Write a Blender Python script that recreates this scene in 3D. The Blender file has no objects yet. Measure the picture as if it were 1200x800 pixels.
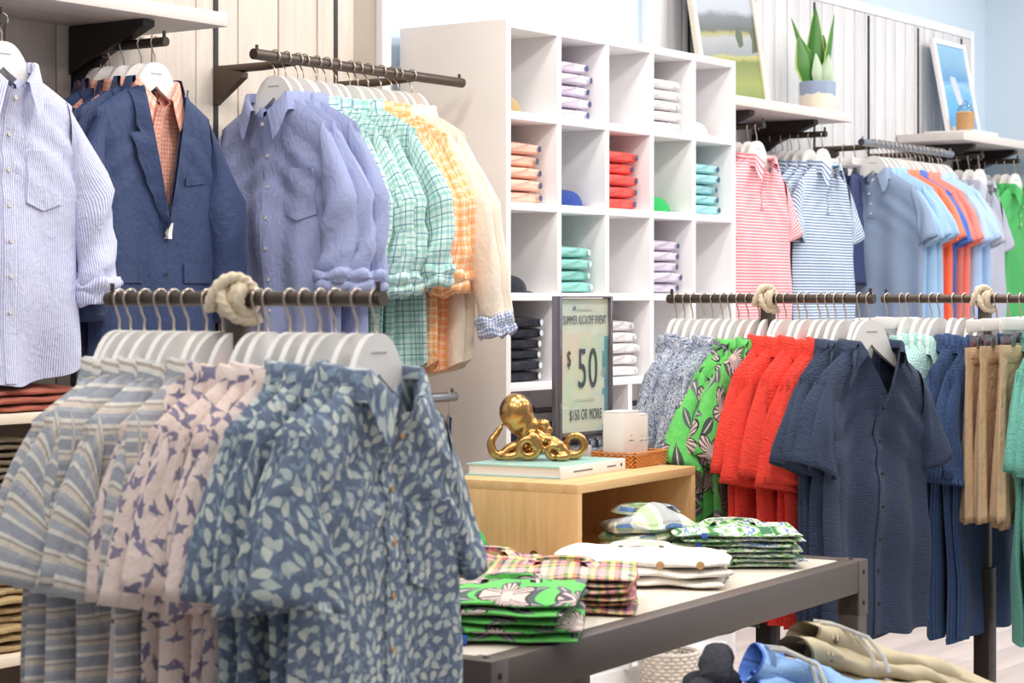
import bpy, bmesh, math, random
import numpy as np
from mathutils import Vector, Matrix

# ------------------------------------------------------------------ camera, world, lights
SC = bpy.context.scene
COL = SC.collection
TH = math.radians(35.5)
cam_d = bpy.data.cameras.new('camera'); cam = bpy.data.objects.new('camera', cam_d); COL.objects.link(cam)
cam.location = (0, 0, 1.40); cam.rotation_euler = (math.radians(90), 0, TH - math.pi/2)
cam_d.sensor_width = 36; cam_d.lens = 73.5; cam_d.shift_y = -50/1200
cam_d.clip_end = 60; cam_d.clip_start = .05
cam_d.dof.use_dof = True; cam_d.dof.focus_distance = 5.9; cam_d.dof.aperture_fstop = 7.0
SC.camera = cam
SC.view_settings.view_transform = 'Standard'; SC.view_settings.look = 'None'
SC.view_settings.gamma = 1; SC.view_settings.use_curve_mapping = False
SC.view_settings.exposure = 0.10
W = bpy.data.worlds.new('world'); SC.world = W; W.use_nodes = True
W.node_tree.nodes['Background'].inputs[0].default_value = (.93, .96, 1.0, 1)
W.node_tree.nodes['Background'].inputs[1].default_value = .36
def area(x, y, z, sx, sy, power, col, rot=(0, 0, 0)):  # serves the ceiling lamps, the wall washers and the window daylight alike
    d = bpy.data.lights.new('shop_light', 'AREA'); d.shape = 'RECTANGLE'; d.size = sx; d.size_y = sy
    d.energy = power; d.color = col
    o = bpy.data.objects.new('shop_light', d); COL.objects.link(o); o.location = (x, y, z); o.rotation_euler = rot
for lx in (1.6, 3.7, 5.8, 7.9, 10.0):          # rows of ceiling lamps over the shop floor
    for ly in (.4, 2.0, 3.3):
        area(lx, ly, 3.5, .9, .35, 19, (1.0, .955, .90))
for lx in (3.6, 5.1, 6.6, 8.6):                 # wall washers aimed at the merchandise wall
    area(lx, 2.2, 3.45, .35, .35, 11, (1.0, .96, .91), (math.radians(42), 0, 0))
# shop window daylight at the far end of the shop (beyond the frame)
area(10.6, -2.2, 1.9, 2.6, 3.0, 70, (.84, .92, 1.0), (math.radians(90), 0, math.radians(25)))

def srgb(r, g, b):
    f = lambda c: (c/255/12.92) if c/255 <= .04045 else ((c/255+.055)/1.055)**2.4
    return (f(r), f(g), f(b), 1.0)

# ------------------------------------------------------------------ node helpers
class S:
    def __init__(s, nt, sock): s.nt, s.k = nt, sock
    def m(s, op, o=None, o2=None):
        n = s.nt.nodes.new('ShaderNodeMath'); n.operation = op
        for i, v in enumerate((s, o, o2)):
            if v is None: continue
            if isinstance(v, S): s.nt.links.new(v.k, n.inputs[i])
            else: n.inputs[i].default_value = v
        return S(s.nt, n.outputs[0])
    def __add__(s, o): return s.m('ADD', o)
    def __sub__(s, o): return s.m('SUBTRACT', o)
    def __mul__(s, o): return s.m('MULTIPLY', o)
    def __truediv__(s, o): return s.m('DIVIDE', o)
    def fract(s): return s.m('FRACT')
    def lt(s, o): return s.m('LESS_THAN', o)
    def gt(s, o): return s.m('GREATER_THAN', o)
    def abs(s): return s.m('ABSOLUTE')
    def sin(s): return s.m('SINE')
    def cos(s): return s.m('COSINE')
    def mx(s, o): return s.m('MAXIMUM', o)
    def mn(s, o): return s.m('MINIMUM', o)

class Mat:
    def __init__(s, name, rough=.85, metal=0, sheen=0):
        s.mat = bpy.data.materials.new(name); s.mat.use_nodes = True; s.nt = s.mat.node_tree
        s.b = s.nt.nodes['Principled BSDF']
        s.b.inputs['Roughness'].default_value = rough; s.b.inputs['Metallic'].default_value = metal
        if sheen: s.b.inputs['Sheen Weight'].default_value = sheen
    def uv(s, rnd=0.0):
        tc = s.nt.nodes.new('ShaderNodeTexCoord'); k = tc.outputs['UV']
        if rnd:
            oi = s.nt.nodes.new('ShaderNodeObjectInfo')
            v = s.nt.nodes.new('ShaderNodeVectorMath'); v.operation = 'ADD'
            cx = s.nt.nodes.new('ShaderNodeCombineXYZ')
            mm = S(s.nt, oi.outputs['Random'])*rnd
            s.nt.links.new(mm.k, cx.inputs[0]); s.nt.links.new((mm*1.7).k, cx.inputs[1])
            s.nt.links.new(k, v.inputs[0]); s.nt.links.new(cx.outputs[0], v.inputs[1]); k = v.outputs[0]
        return k
    def obj(s):
        return s.nt.nodes.new('ShaderNodeTexCoord').outputs['Object']
    def sep(s, k):
        n = s.nt.nodes.new('ShaderNodeSeparateXYZ'); s.nt.links.new(k, n.inputs[0])
        return S(s.nt, n.outputs[0]), S(s.nt, n.outputs[1]), S(s.nt, n.outputs[2])
    def scl(s, k, sc, rot=0):
        n = s.nt.nodes.new('ShaderNodeMapping'); s.nt.links.new(k, n.inputs[0])
        n.inputs['Scale'].default_value = sc; n.inputs['Rotation'].default_value = (0, 0, rot); return n.outputs[0]
    def noise(s, k, scale, detail=2, rough=.5, dist=0):
        n = s.nt.nodes.new('ShaderNodeTexNoise'); s.nt.links.new(k, n.inputs['Vector'])
        n.inputs['Scale'].default_value = scale; n.inputs['Detail'].default_value = detail
        n.inputs['Roughness'].default_value = rough; n.inputs['Distortion'].default_value = dist
        return S(s.nt, n.outputs[0])
    def vor(s, k, scale, rand=1.0):
        n = s.nt.nodes.new('ShaderNodeTexVoronoi'); n.voronoi_dimensions = '2D'; s.nt.links.new(k, n.inputs['Vector'])
        n.inputs['Scale'].default_value = scale; n.inputs['Randomness'].default_value = rand
        sub = s.nt.nodes.new('ShaderNodeVectorMath'); sub.operation = 'SUBTRACT'
        s.nt.links.new(k, sub.inputs[0]); s.nt.links.new(n.outputs['Position'], sub.inputs[1])
        x, y, _ = s.sep(sub.outputs[0]); r, g, bb = s.sep(n.outputs['Color'])
        return x, y, r, g, bb, S(s.nt, n.outputs['Distance'])
    def mix(s, f, a, b):
        n = s.nt.nodes.new('ShaderNodeMix'); n.data_type = 'RGBA'
        for i, v in ((0, f), (6, a), (7, b)):
            if isinstance(v, S): s.nt.links.new(v.k, n.inputs[i])
            elif isinstance(v, (int, float)): n.inputs[i].default_value = v
            else: n.inputs[i].default_value = v
        return S(s.nt, n.outputs[2])
    def ramp(s, f, stops, const=True):
        n = s.nt.nodes.new('ShaderNodeValToRGB'); s.nt.links.new(f.k, n.inputs[0])
        n.color_ramp.interpolation = 'CONSTANT' if const else 'LINEAR'
        e = n.color_ramp.elements
        while len(e) < len(stops): e.new(.5)
        for q, (p, c) in zip(e, stops): q.position = p; q.color = c
        return S(s.nt, n.outputs[0])
    def base(s, c):
        if isinstance(c, S): s.nt.links.new(c.k, s.b.inputs['Base Color'])
        else: s.b.inputs['Base Color'].default_value = c
        return s
    def bump(s, h, strength=.3, dist=.004):
        n = s.nt.nodes.new('ShaderNodeBump'); n.inputs['Strength'].default_value = strength
        n.inputs['Distance'].default_value = dist
        s.nt.links.new(h.k, n.inputs['Height']); s.nt.links.new(n.outputs[0], s.b.inputs['Normal']); return s

def rot2(x, y, ang):
    c, n = ang.cos(), ang.sin()
    return x*c + y*n, y*c - x*n
def leafmask(x, y, l, w, skew=.5):
    q = x/l
    return y.abs().lt((q*q*-1 + 1)*(q*skew + 1)*w)

def plain(name, c, rough=.6, metal=0, var=.04, sc=6, coat=0):
    m = Mat(name, rough, metal)
    k = m.obj(); n = m.noise(k, sc, 3)
    lo = tuple(x*(1-var*2) for x in c[:3]) + (1,); hi = tuple(min(1, x*(1+var)) for x in c[:3]) + (1,)
    m.base(m.mix(n, lo, hi))
    if coat: m.b.inputs['Coat Weight'].default_value = coat
    return m.mat

def fab(name, color_fn, bump='cloth', rough=.9, sheen=.06, rnd=0.0):
    m = Mat(name, rough, 0, sheen); k = m.uv(rnd)
    c = color_fn(m, k) if callable(color_fn) else color_fn
    if bump == 'flat':
        m.base(c); return m.mat
    k0 = m.uv(3.0)
    if bump == 'pucker':
        h = m.noise(m.scl(k0, (60, 230, 1)), 1, 2, .6) + m.noise(k0, 26, 3)*.8
        m.bump(h, .65, .008)
    elif bump == 'polo':
        m.bump(m.noise(k0, 16, 2), .25, .006)
    else:
        h = m.noise(m.scl(k0, (22, 10, 1), .5), 1, 4, .6, .6) + m.noise(k0, 50, 3, .6)*.3
        m.bump(h, .75, .012)
    # slight yarn-level tone variation that belongs to the cloth
    n = m.noise(k0, 300, 2)
    if not isinstance(c, S): c = m.mix(n, tuple(x*.93 for x in c[:3])+(1,), tuple(min(1, x*1.05) for x in c[:3])+(1,))
    m.base(c)
    return m.mat

FAB = {}
def f_leaf(m, k):
    x, y, r, g, b, d = m.vor(k, 44, .85)
    a, c = rot2(x, y, r*6.283)
    m1 = leafmask(a, c, .0118, .0058, .6)
    x2, y2, r2, g2, b2, d2 = m.vor(m.scl(k, (1, 1, 1), .7), 60, 1)
    a2, c2 = rot2(x2, y2, r2*6.283)
    m2 = leafmask(a2, c2, .0075, .0030)
    base = m.mix(m.noise(k, 90, 2), srgb(88, 103, 128), srgb(116, 130, 152))
    t = m.mix(g, srgb(178, 192, 192), srgb(214, 218, 208))
    c1 = m.mix(m2*.55, base, srgb(150, 172, 188))
    return m.mix(m1*.92, c1, t)
FAB['leaf'] = fab('slate_leaf_print', f_leaf, rnd=5)
def f_crane(m, k):
    x, y, r, g, b, d = m.vor(k, 30, .8)
    a, c = rot2(x, y, r*6.283)
    m1 = leafmask(a, c, .019, .0042, .7)
    a2, c2 = rot2(x, y, r*6.283 + 1.1)
    m2 = leafmask(a2 - .004, c2, .012, .0040, -.5)
    base = m.mix(m.noise(k, 80, 2), srgb(226, 204, 196), srgb(242, 224, 214))
    return m.mix(m1.mx(m2)*.85, base, m.mix(g, srgb(84, 88, 132), srgb(120, 116, 150)))
FAB['crane'] = fab('peach_bird_print', f_crane, rnd=5)
def f_stripe(m, k):
    u, v, _ = m.sep(k)
    w = (v + (m.noise(k, 8, 2)-.5)*.008)/.088
    B, Cc, T, Y, G = srgb(140, 148, 164), srgb(224, 219, 210), srgb(158, 146, 140), srgb(214, 202, 188), srgb(164, 170, 182)
    c = m.ramp(w.fract(), [(0, B), (.2, Cc), (.27, G), (.40, Y), (.47, T), (.52, Cc), (.60, B), (.72, G), (.80, Y), (.90, T), (.94, Cc)])
    return m.mix(m.noise(m.scl(k, (40, 500, 1)), 1, 3)*.35, c, srgb(235, 228, 218))
FAB['stripe'] = fab('blue_beige_stripe', f_stripe, rnd=0)
def f_cham(m, k):
    n = m.noise(m.scl(k, (700, 250, 1)), 1, 2)
    return m.mix(n, srgb(132, 142, 186), srgb(170, 177, 210))
FAB['cham'] = fab('lavender_blue_chambray', f_cham, rnd=2)
def f_pin(m, k):
    u, v, _ = m.sep(k)
    l = (u/.0056).fract().lt(.36)
    return m.mix(l, srgb(222, 222, 240), srgb(150, 160, 206))
FAB['pin'] = fab('white_blue_pinstripe', f_pin)
def plaid(base, c1, c2, p, w1=.16, w2=.08):
    def f(m, k):
        u, v, _ = m.sep(k)
        def st(t, off, w): return (t/p + off).fract().lt(w)
        a = m.mix(((st(u, 0, w1)*.6) + (st(v, 0, w1)*.6)).mn(1.0), base, c1)
        return m.mix(((st(u, .5, w2)*.75) + (st(v, .5, w2)*.75)).mn(1.0), a, c2)
    return f
FAB['aqua_plaid'] = fab('aqua_plaid', plaid(srgb(206, 228, 220), srgb(140, 192, 184), srgb(70, 128, 156), .034, .26, .10), rnd=2)
FAB['orange_plaid'] = fab('orange_plaid', plaid(srgb(252, 226, 196), srgb(248, 166, 96), srgb(236, 140, 80), .026, .42, .10), rnd=2)
FAB['peach_gingham'] = fab('peach_gingham', plaid(srgb(250, 206, 190), srgb(244, 150, 124), srgb(240, 150, 130), .012, .5, .01), rnd=2)
FAB['blue_gingham'] = fab('blue_gingham', plaid(srgb(226, 228, 236), srgb(120, 136, 180), srgb(110, 126, 170), .010, .5, .01))
FAB['cream'] = fab('cream_cotton', srgb(236, 222, 204))
FAB['suit'] = fab('navy_suiting', lambda m, k: m.mix(m.noise(m.scl(k, (900, 900, 1)), 1, 2), srgb(34, 50, 88), srgb(50, 68, 110)), rough=.7)
def f_gprint(m, k):
    n = m.noise(k, 95, 2, .5, 2.2)
    return m.ramp(n, [(0, srgb(84, 96, 120)), (.42, srgb(150, 160, 180)), (.52, srgb(226, 226, 230)), (.6, srgb(120, 130, 154))])
FAB['gprint'] = fab('grey_blue_print', f_gprint, rnd=4)
def f_hib(m, k):
    x, y, r, g, b, d = m.vor(k, 7.5, .7)
    rr = (x*x + y*y).m('SQRT'); th = y.m('ARCTAN2', x) + r*6.28
    pet = rr.lt((th*2.5).cos().abs()*.030 + .026)
    rim = rr.gt((th*2.5).cos().abs()*.030 + .021)*pet
    ray = (th*26).sin().gt(.35)*rr.gt(.010)
    x2, y2, r2, g2, b2, d2 = m.vor(m.scl(k, (1, 1, 1), .4), 16, 1)
    a2, c2 = rot2(x2, y2, r2*6.28)
    lf = leafmask(a2, c2, .036, .013)
    lv = leafmask(a2, c2, .034, .0022)
    base = m.mix(m.noise(k, 30, 2), srgb(84, 186, 84), srgb(120, 212, 112))
    c = m.mix(lf*.9, base, m.mix(g2, srgb(58, 54, 72), srgb(116, 104, 128)))
    c = m.mix(lv*lf, c, srgb(204, 190, 190))
    c = m.mix(pet, c, m.mix(ray, srgb(214, 196, 186), srgb(92, 76, 92)))
    return m.mix(rim, c, srgb(52, 44, 58))
FAB['hib'] = fab('green_hibiscus_print', f_hib, rnd=5)
FAB['coral'] = fab('coral_seersucker', lambda m, k: m.mix(m.noise(m.scl(k, (60, 300, 1)), 1, 2), srgb(226, 50, 38), srgb(250, 78, 60)), 'pucker')
FAB['navy_s'] = fab('navy_seersucker', lambda m, k: m.mix(m.noise(m.scl(k, (60, 300, 1)), 1, 2), srgb(40, 52, 76), srgb(62, 76, 104)), 'pucker')
FAB['blue_s'] = fab('deep_blue_seersucker', lambda m, k: m.mix((m.sep(k)[0]/.009).fract().lt(.5), srgb(42, 66, 108), srgb(60, 86, 128)), 'pucker')
FAB['teal_s'] = fab('teal_seersucker', lambda m, k: m.mix(m.noise(m.scl(k, (60, 300, 1)), 1, 2), srgb(92, 168, 152), srgb(128, 198, 180)), 'pucker')
FAB['aqua_s'] = fab('aqua_seersucker', lambda m, k: m.mix((m.sep(k)[0]/.010).fract().lt(.5), srgb(160, 214, 208), srgb(214, 238, 230)), 'pucker')
FAB['tan'] = fab('tan_twill', srgb(208, 178, 142))
FAB['navy_t'] = fab('navy_twill', srgb(60, 72, 118))
FAB['navy_print'] = fab('navy_dot_print', lambda m, k: m.mix(m.vor(k, 90)[5].lt(.0045), srgb(40, 46, 66), srgb(190, 190, 200)), rnd=3)
def hst(base, line, p, w):
    return lambda m, k: m.mix((m.sep(k)[1]/p).fract().lt(w), base, line)
FAB['pinkst'] = fab('pink_stripe_jersey', hst(srgb(250, 218, 220), srgb(228, 126, 138), .0125, .55), 'polo')
FAB['bluest'] = fab('blue_stripe_jersey', hst(srgb(226, 234, 242), srgb(96, 126, 168), .0125, .52), 'polo')
FAB['navyst'] = fab('navy_stripe_jersey', hst(srgb(160, 172, 206), srgb(52, 60, 104), .0125, .6), 'polo')
for n_, c_ in dict(greyblue=(138, 156, 184), lightblue=(160, 194, 226), coralp=(250, 136, 106), royal=(80, 116, 196), salmon=(244, 140, 128),
                   greyp=(182, 184, 200), greenp=(76, 176, 96), whitep=(236, 238, 242), navyp=(44, 54, 88), skyp=(176, 206, 240),
                   lav=(226, 215, 231), white=(240, 236, 236), peach=(252, 200, 178), coralf=(244, 92, 84), aquaf=(164, 220, 222),
                   mint=(150, 214, 204), black=(36, 38, 48), blackf=(30, 32, 46), rust=(170, 92, 72), olive=(120, 106, 84), lightk=(212, 204, 190),
                   khaki=(178, 152, 108), khakip=(196, 182, 152), denim=(140, 178, 226), denimd=(70, 110, 190), whites=(244, 238, 228), capblue=(46, 72, 150), capgreen=(40, 176, 92), ball=(46, 190, 84)).items():
    FAB[n_] = fab(n_, srgb(*c_), 'polo' if n_.endswith('p') or n_ in ('greyblue', 'lightblue', 'royal', 'salmon') else 'cloth')
def f_madras(m, k):
    u, v, _ = m.sep(k)
    cols = [(0, srgb(236, 150, 150)), (.14, srgb(60, 130, 90)), (.24, srgb(240, 220, 140)), (.36, srgb(226, 110, 110)), (.46, srgb(60, 60, 92)), (.54, srgb(240, 200, 190)), (.7, srgb(90, 160, 110)), (.8, srgb(248, 190, 120)), (.9, srgb(120, 90, 130))]
    return m.mix(.5, m.ramp((u/.085).fract(), cols), m.ramp((v/.085 + .3).fract(), cols))
FAB['madras'] = fab('madras_plaid', f_madras, rnd=2)
def f_tropic(m, k):
    n = m.noise(k, 22, 3, .55, 1.5)
    return m.ramp(n, [(0, srgb(58, 120, 84)), (.40, srgb(118, 178, 96)), (.47, srgb(240, 236, 214)), (.55, srgb(96, 132, 190)), (.61, srgb(236, 232, 208)), (.68, srgb(60, 84, 132))])
FAB['tropic'] = fab('tropical_print', f_tropic, rnd=5)
FAB['tropic2'] = fab('blue_green_watercolour_plaid', lambda m, k: m.mix(.5, m.ramp((m.sep(k)[0]/.12 + (m.noise(k, 14)-.5)*.4).fract(), [(0, srgb(70, 100, 160)), (.25, srgb(236, 232, 206)), (.5, srgb(110, 190, 96)), (.7, srgb(240, 236, 216)), (.85, srgb(60, 80, 130))]),
                                                                        m.ramp((m.sep(k)[1]/.10).fract(), [(0, srgb(240, 236, 210)), (.4, srgb(90, 130, 170)), (.6, srgb(200, 214, 130)), (.8, srgb(236, 232, 214))])), rnd=4)
for q_ in FAB.values():
    pass

WHITE = plain('white_paint', srgb(243, 241, 242), .5, var=.01)
HANG = plain('white_hanger_wood', srgb(240, 236, 232), .45, var=.015)
BRONZE = plain('dark_bronze_metal', srgb(92, 80, 72), .38, .75, .05)
BRONZED = plain('bronze_painted_steel', srgb(104, 93, 88), .5, .2, .05)
DARKM = plain('dark_brown_metal', srgb(58, 50, 48), .45, .5, .05)
STEEL = plain('brushed_grey_steel', srgb(148, 150, 156), .28, .9, .04)
WIRE = plain('hook_wire', srgb(196, 182, 168), .3, .85, .02)
WIRED = plain('dark_hook_wire', srgb(90, 84, 84), .35, .8, .02)
BLACKP = plain('black_plastic', srgb(30, 30, 34), .45)
BTN = plain('shell_button', srgb(226, 214, 200), .3)
WBTN = plain('wooden_button', srgb(200, 160, 112), .5)
LABEL = plain('woven_label', srgb(226, 218, 200), .8)
LABELW = plain('white_label', srgb(244, 242, 244), .7)
PAPER = plain('white_paper', srgb(246, 243, 240), .6, var=.01)
PBLUE = plain('pale_blue_wall_paint', srgb(206, 221, 234), .8, var=.01)
ROPE = plain('cotton_rope', srgb(226, 210, 184), .9, var=.08, sc=60)
STK = plain('round_sticker', srgb(60, 80, 120), .5)
STKW = plain('pale_sticker', srgb(224, 226, 232), .5)

def wood(name, a, b, axis=0, sc=1.0, rough=.5, bump=.12):
    m = Mat(name, rough); k = m.obj()
    oi = m.nt.nodes.new('ShaderNodeObjectInfo'); v = m.nt.nodes.new('ShaderNodeVectorMath'); v.operation = 'ADD'
    sc_ = m.nt.nodes.new('ShaderNodeVectorMath'); sc_.operation = 'SCALE'; sc_.inputs[0].default_value = (7, 3, 5)
    m.nt.links.new(oi.outputs['Random'], sc_.inputs['Scale']); m.nt.links.new(k, v.inputs[0]); m.nt.links.new(sc_.outputs[0], v.inputs[1])
    st = [14, 14, 14]; st[axis] = 1.1
    n = m.noise(m.scl(v.outputs[0], tuple(x*sc for x in st)), 1, 5, .6, 1.2)
    n2 = m.noise(m.scl(v.outputs[0], tuple(x*sc*9 for x in st)), 1, 3)
    rnd = S(m.nt, oi.outputs['Random'])
    f = n*.75 + n2*.25 + (rnd-.5)*.18
    m.base(m.ramp(f, [(.25, b), (.7, a)], False)); m.bump(n2, bump, .002)
    return m.mat
OAK = wood('honey_wood', srgb(232, 192, 138), srgb(204, 152, 94), 2, 1.0)
OAKX = wood('honey_wood_top', srgb(232, 192, 138), srgb(204, 152, 94), 0, 1.0)
SHELFW = wood('whitewashed_shelf_board', srgb(226, 218, 212), srgb(208, 198, 192), 0, 1.2)
CREAMW = wood('cream_shelf_board', srgb(240, 226, 206), srgb(226, 208, 184), 0, 1.0)
PLANK_W = wood('warm_whitewashed_plank', srgb(226, 214, 202), srgb(204, 190, 177), 2, 1.6)
PLANK_C = wood('cool_whitewashed_plank', srgb(228, 226, 226), srgb(202, 199, 202), 2, 1.6)
FLOORW = wood('pale_floor_plank', srgb(222, 208, 202), srgb(198, 182, 176), 0, .8, .35)
TABTOP = wood('pale_table_inset', srgb(236, 226, 214), srgb(220, 208, 194), 0, 1.0)

# ------------------------------------------------------------------ mesh helpers
class MB:
    def __init__(s): s.v = []; s.f = []; s.uv = []; s.n = 0
    def add(s, V, F, UV=None):
        V = np.asarray(V, float)
        s.v.append(V); s.f += [tuple(int(i)+s.n for i in q) for q in F]
        s.uv.append(np.asarray(UV, float) if UV is not None else V[:, :2]); s.n += len(V); return s
    def grid(s, P, UV=None, cu=False, flip=False, seam=False):
        if seam:                     # repeat the first column so the cloth's UVs do not wrap back
            P = np.concatenate([P, P[:, :1]], 1); UV = np.concatenate([UV, 2*UV[:, -1:] - UV[:, -2:-1]], 1); cu = False
        n, m = P.shape[:2]; F = []
        for i in range(n-1):
            for j in range(m if cu else m-1):
                j2 = (j+1) % m; q = (i*m+j, i*m+j2, (i+1)*m+j2, (i+1)*m+j)
                F.append(q[::-1] if flip else q)
        return s.add(P.reshape(-1, 3), F, UV.reshape(-1, 2) if UV is not None else None)
    def box(s, x0, x1, y0, y1, z0, z1, b=0.0):
        bm = bmesh.new(); bmesh.ops.create_cube(bm, size=1)
        for v in bm.verts: v.co = Vector(((x0+x1)/2 + v.co.x*(x1-x0), (y0+y1)/2 + v.co.y*(y1-y0), (z0+z1)/2 + v.co.z*(z1-z0)))
        if b: bmesh.ops.bevel(bm, geom=bm.edges[:], offset=b, segments=2, affect='EDGES', profile=.5)
        bm.verts.index_update(); V = np.array([v.co[:] for v in bm.verts]); F = [[v.index for v in f.verts] for f in bm.faces]; bm.free()
        return s.add(V, F, V[:, [0, 2]])
    def tube(s, pts, r, n=10, caps=True, twist=0, lob=0.0, flat=None):
        pts = np.asarray(pts, float); m = len(pts); r = np.broadcast_to(np.asarray(r, float), (m,))
        T = np.gradient(pts, axis=0); T /= np.linalg.norm(T, axis=1)[:, None] + 1e-9
        up = np.array([0, 0, 1.0]) if abs(T[0, 2]) < .9 else np.array([1.0, 0, 0])
        N = np.cross(T[0], up); N /= np.linalg.norm(N); R = []; L = 0
        for i in range(m):
            N = N - T[i]*np.dot(N, T[i]); N /= np.linalg.norm(N) + 1e-9; B = np.cross(T[i], N)
            if i: L += np.linalg.norm(pts[i]-pts[i-1])
            a = np.linspace(0, 2*np.pi, n, endpoint=False)
            rr = r[i]*(1 + lob*np.cos(3*(a + twist*L)))
            R.append(pts[i] + (np.cos(a)*rr)[:, None]*N + (np.sin(a)*rr)[:, None]*B*(flat or 1))
        P = np.array(R); UV = np.dstack(np.meshgrid(np.linspace(0, 1, n), np.linspace(0, 1, m)))
        k0 = s.n; s.grid(P, UV, True)
        if caps:
            s.f.append(tuple(k0+i for i in range(n))[::-1]); s.f.append(tuple(k0+(m-1)*n+i for i in range(n)))
        return s
    def lathe(s, prof, n=24, c=(0, 0, 0)):
        a = np.linspace(0, 2*np.pi, n, endpoint=False)
        P = np.array([[(c[0]+r*math.cos(t), c[1]+r*math.sin(t), c[2]+z) for t in a] for r, z in prof])
        UV = np.array([[(t/6.28, z) for t in a] for r, z in prof])
        k0 = s.n; s.grid(P, UV, True)
        s.f.append(tuple(k0+i for i in range(n))[::-1]); s.f.append(tuple(k0+(len(prof)-1)*n+i for i in range(n)))
        return s
    def prism(s, poly, y0, y1):                  # polygon in XZ extruded along Y
        n = len(poly); V = [(x, y0, z) for x, z in poly] + [(x, y1, z) for x, z in poly]
        F = [tuple(range(n))[::-1], tuple(range(n, 2*n))] + [(i, (i+1) % n, n+(i+1) % n, n+i) for i in range(n)]
        return s.add(V, F, [(x, z) for x, z in poly]*2)
    def mesh(s, name, smooth=True):
        me = bpy.data.meshes.new(name); V = np.vstack(s.v)
        me.from_pydata(V.tolist(), [], s.f)
        uv = np.vstack(s.uv); l = me.uv_layers.new(name='UVMap')
        idx = np.empty(len(me.loops), int); me.loops.foreach_get('vertex_index', idx)
        l.data.foreach_set('uv', uv[idx].astype(np.float32).ravel())
        if smooth:
            me.polygons.foreach_set('use_smooth', [True]*len(me.polygons))
            if smooth == 'auto': me.set_sharp_from_angle(angle=math.radians(40))
        me.materials.append(None); me.update(); return me

def put(name, me, mat, parent=None, loc=None, rot=None, scale=None):
    if isinstance(me, MB): me = me.mesh(name, 'auto')
    o = bpy.data.objects.new(name, me); COL.objects.link(o)
    o.material_slots[0].link = 'OBJECT'; o.material_slots[0].material = mat
    if parent: o.parent = parent
    if loc is not None: o.location = loc
    if rot is not None: o.rotation_euler = rot if hasattr(rot, '__len__') else (0, 0, rot)
    if scale is not None: o.scale = scale
    return o
def tag(o, label, cat, group=None):
    o['label'] = label; o['category'] = cat
    if group: o['group'] = group
    return o
def thing(name, label, cat, loc=(0, 0, 0), rot=0, group=None, scale=None):
    o = bpy.data.objects.new(name, None); COL.objects.link(o); o.location = loc
    o.rotation_euler = rot if hasattr(rot, '__len__') else (0, 0, rot); o.empty_display_size = .05
    if scale is not None: o.scale = scale
    return tag(o, label, cat, group)
def struct(name, mb, mat, parent=None, label=None):
    o = put(name, mb, mat, parent); 
    if not parent: o['kind'] = 'structure'
    if label: o['label'] = label
    return o
def B(x0, x1, y0, y1, z0, z1, b=0.0): return MB().box(x0, x1, y0, y1, z0, z1, b)
ORD = 'first second third fourth fifth sixth seventh eighth ninth tenth eleventh twelfth'.split()
rng = random.Random(11)

# ------------------------------------------------------------------ the shop shell
WY = 4.58                                         # plane of the merchandise wall
struct('wall_back', B(1.5, 10.98, WY, WY+.12, 0, 3.6), PBLUE)
struct('wall_far_end', B(10.92, 11.04, -3.5, WY, 0, 3.6), PBLUE)
fl = struct('floor', B(.5, 10.98, -3.5, WY+.1, -.06, -.012), plain('floor_bed', srgb(120, 108, 100), .8))
fm = B(-.6, .6, -.0885, .0885, -.012, 0, .002).mesh('plank_mesh', 'auto')
for i in range(31):
    for j in range(8):
        x = 2.2 + j*1.204 + (i % 3)*.4; y = -.95 + i*.179
        if x > 10.9: continue
        put('plank', fm, FLOORW, fl, (x, y, rng.uniform(-.0006, .0006)))
for (nm, x0, x1, z1, mt, w) in (('wall_panel_warm', 2.6, 5.585, 3.4, PLANK_W, .1895), ('wall_panel_cool', 7.38, 10.62, 2.80, PLANK_C, .1155)):
    # boarding proud of the painted wall: each vertical plank is a part of the trim
    base = struct('trim_1' if 'warm' in nm else 'trim_2', B(x0, x1, WY-.022, WY+.001, .1, z1), plain('board_joint', srgb(176, 164, 152), .9))
    x = x0; k = 0
    pm = B(-(w-.006)/2, (w-.006)/2, -.012, .012, .1, z1, .003).mesh('plank_mesh', 'auto')
    while x + w <= x1 + .002:
        put('plank', pm, mt, base, (x + w/2, WY-.030 + rng.uniform(-.001, .001), 0)); x += w
struct('trim_3', B(5.585, 5.635, WY-.05, WY+.001, 0, 3.5, .003), WHITE)
struct('trim_4', B(7.335, 7.38, WY-.05, WY+.001, 0, 2.86, .003), WHITE)
struct('trim_5', B(7.38, 10.62, WY-.05, WY+.001, 2.80, 2.845, .003), WHITE)
struct('trim_6', B(10.62, 10.66, WY-.05, WY+.001, 0, 2.845, .003), WHITE)
struct('baseboard_back', B(5.635, 10.92, WY-.02, WY-.0005, 0, .1, .003), WHITE)
i = 7
for x in (3.03, 3.605, 4.18, 4.77, 5.345, 7.65, 8.225, 8.80, 9.375, 9.95, 10.5):     # slotted uprights between the boards
    struct('trim_%d' % i, B(x-.009, x+.009, WY-.046, WY-.04, .12, 3.3 if x < 6 else 2.79), BLACKP); i += 1

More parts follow.
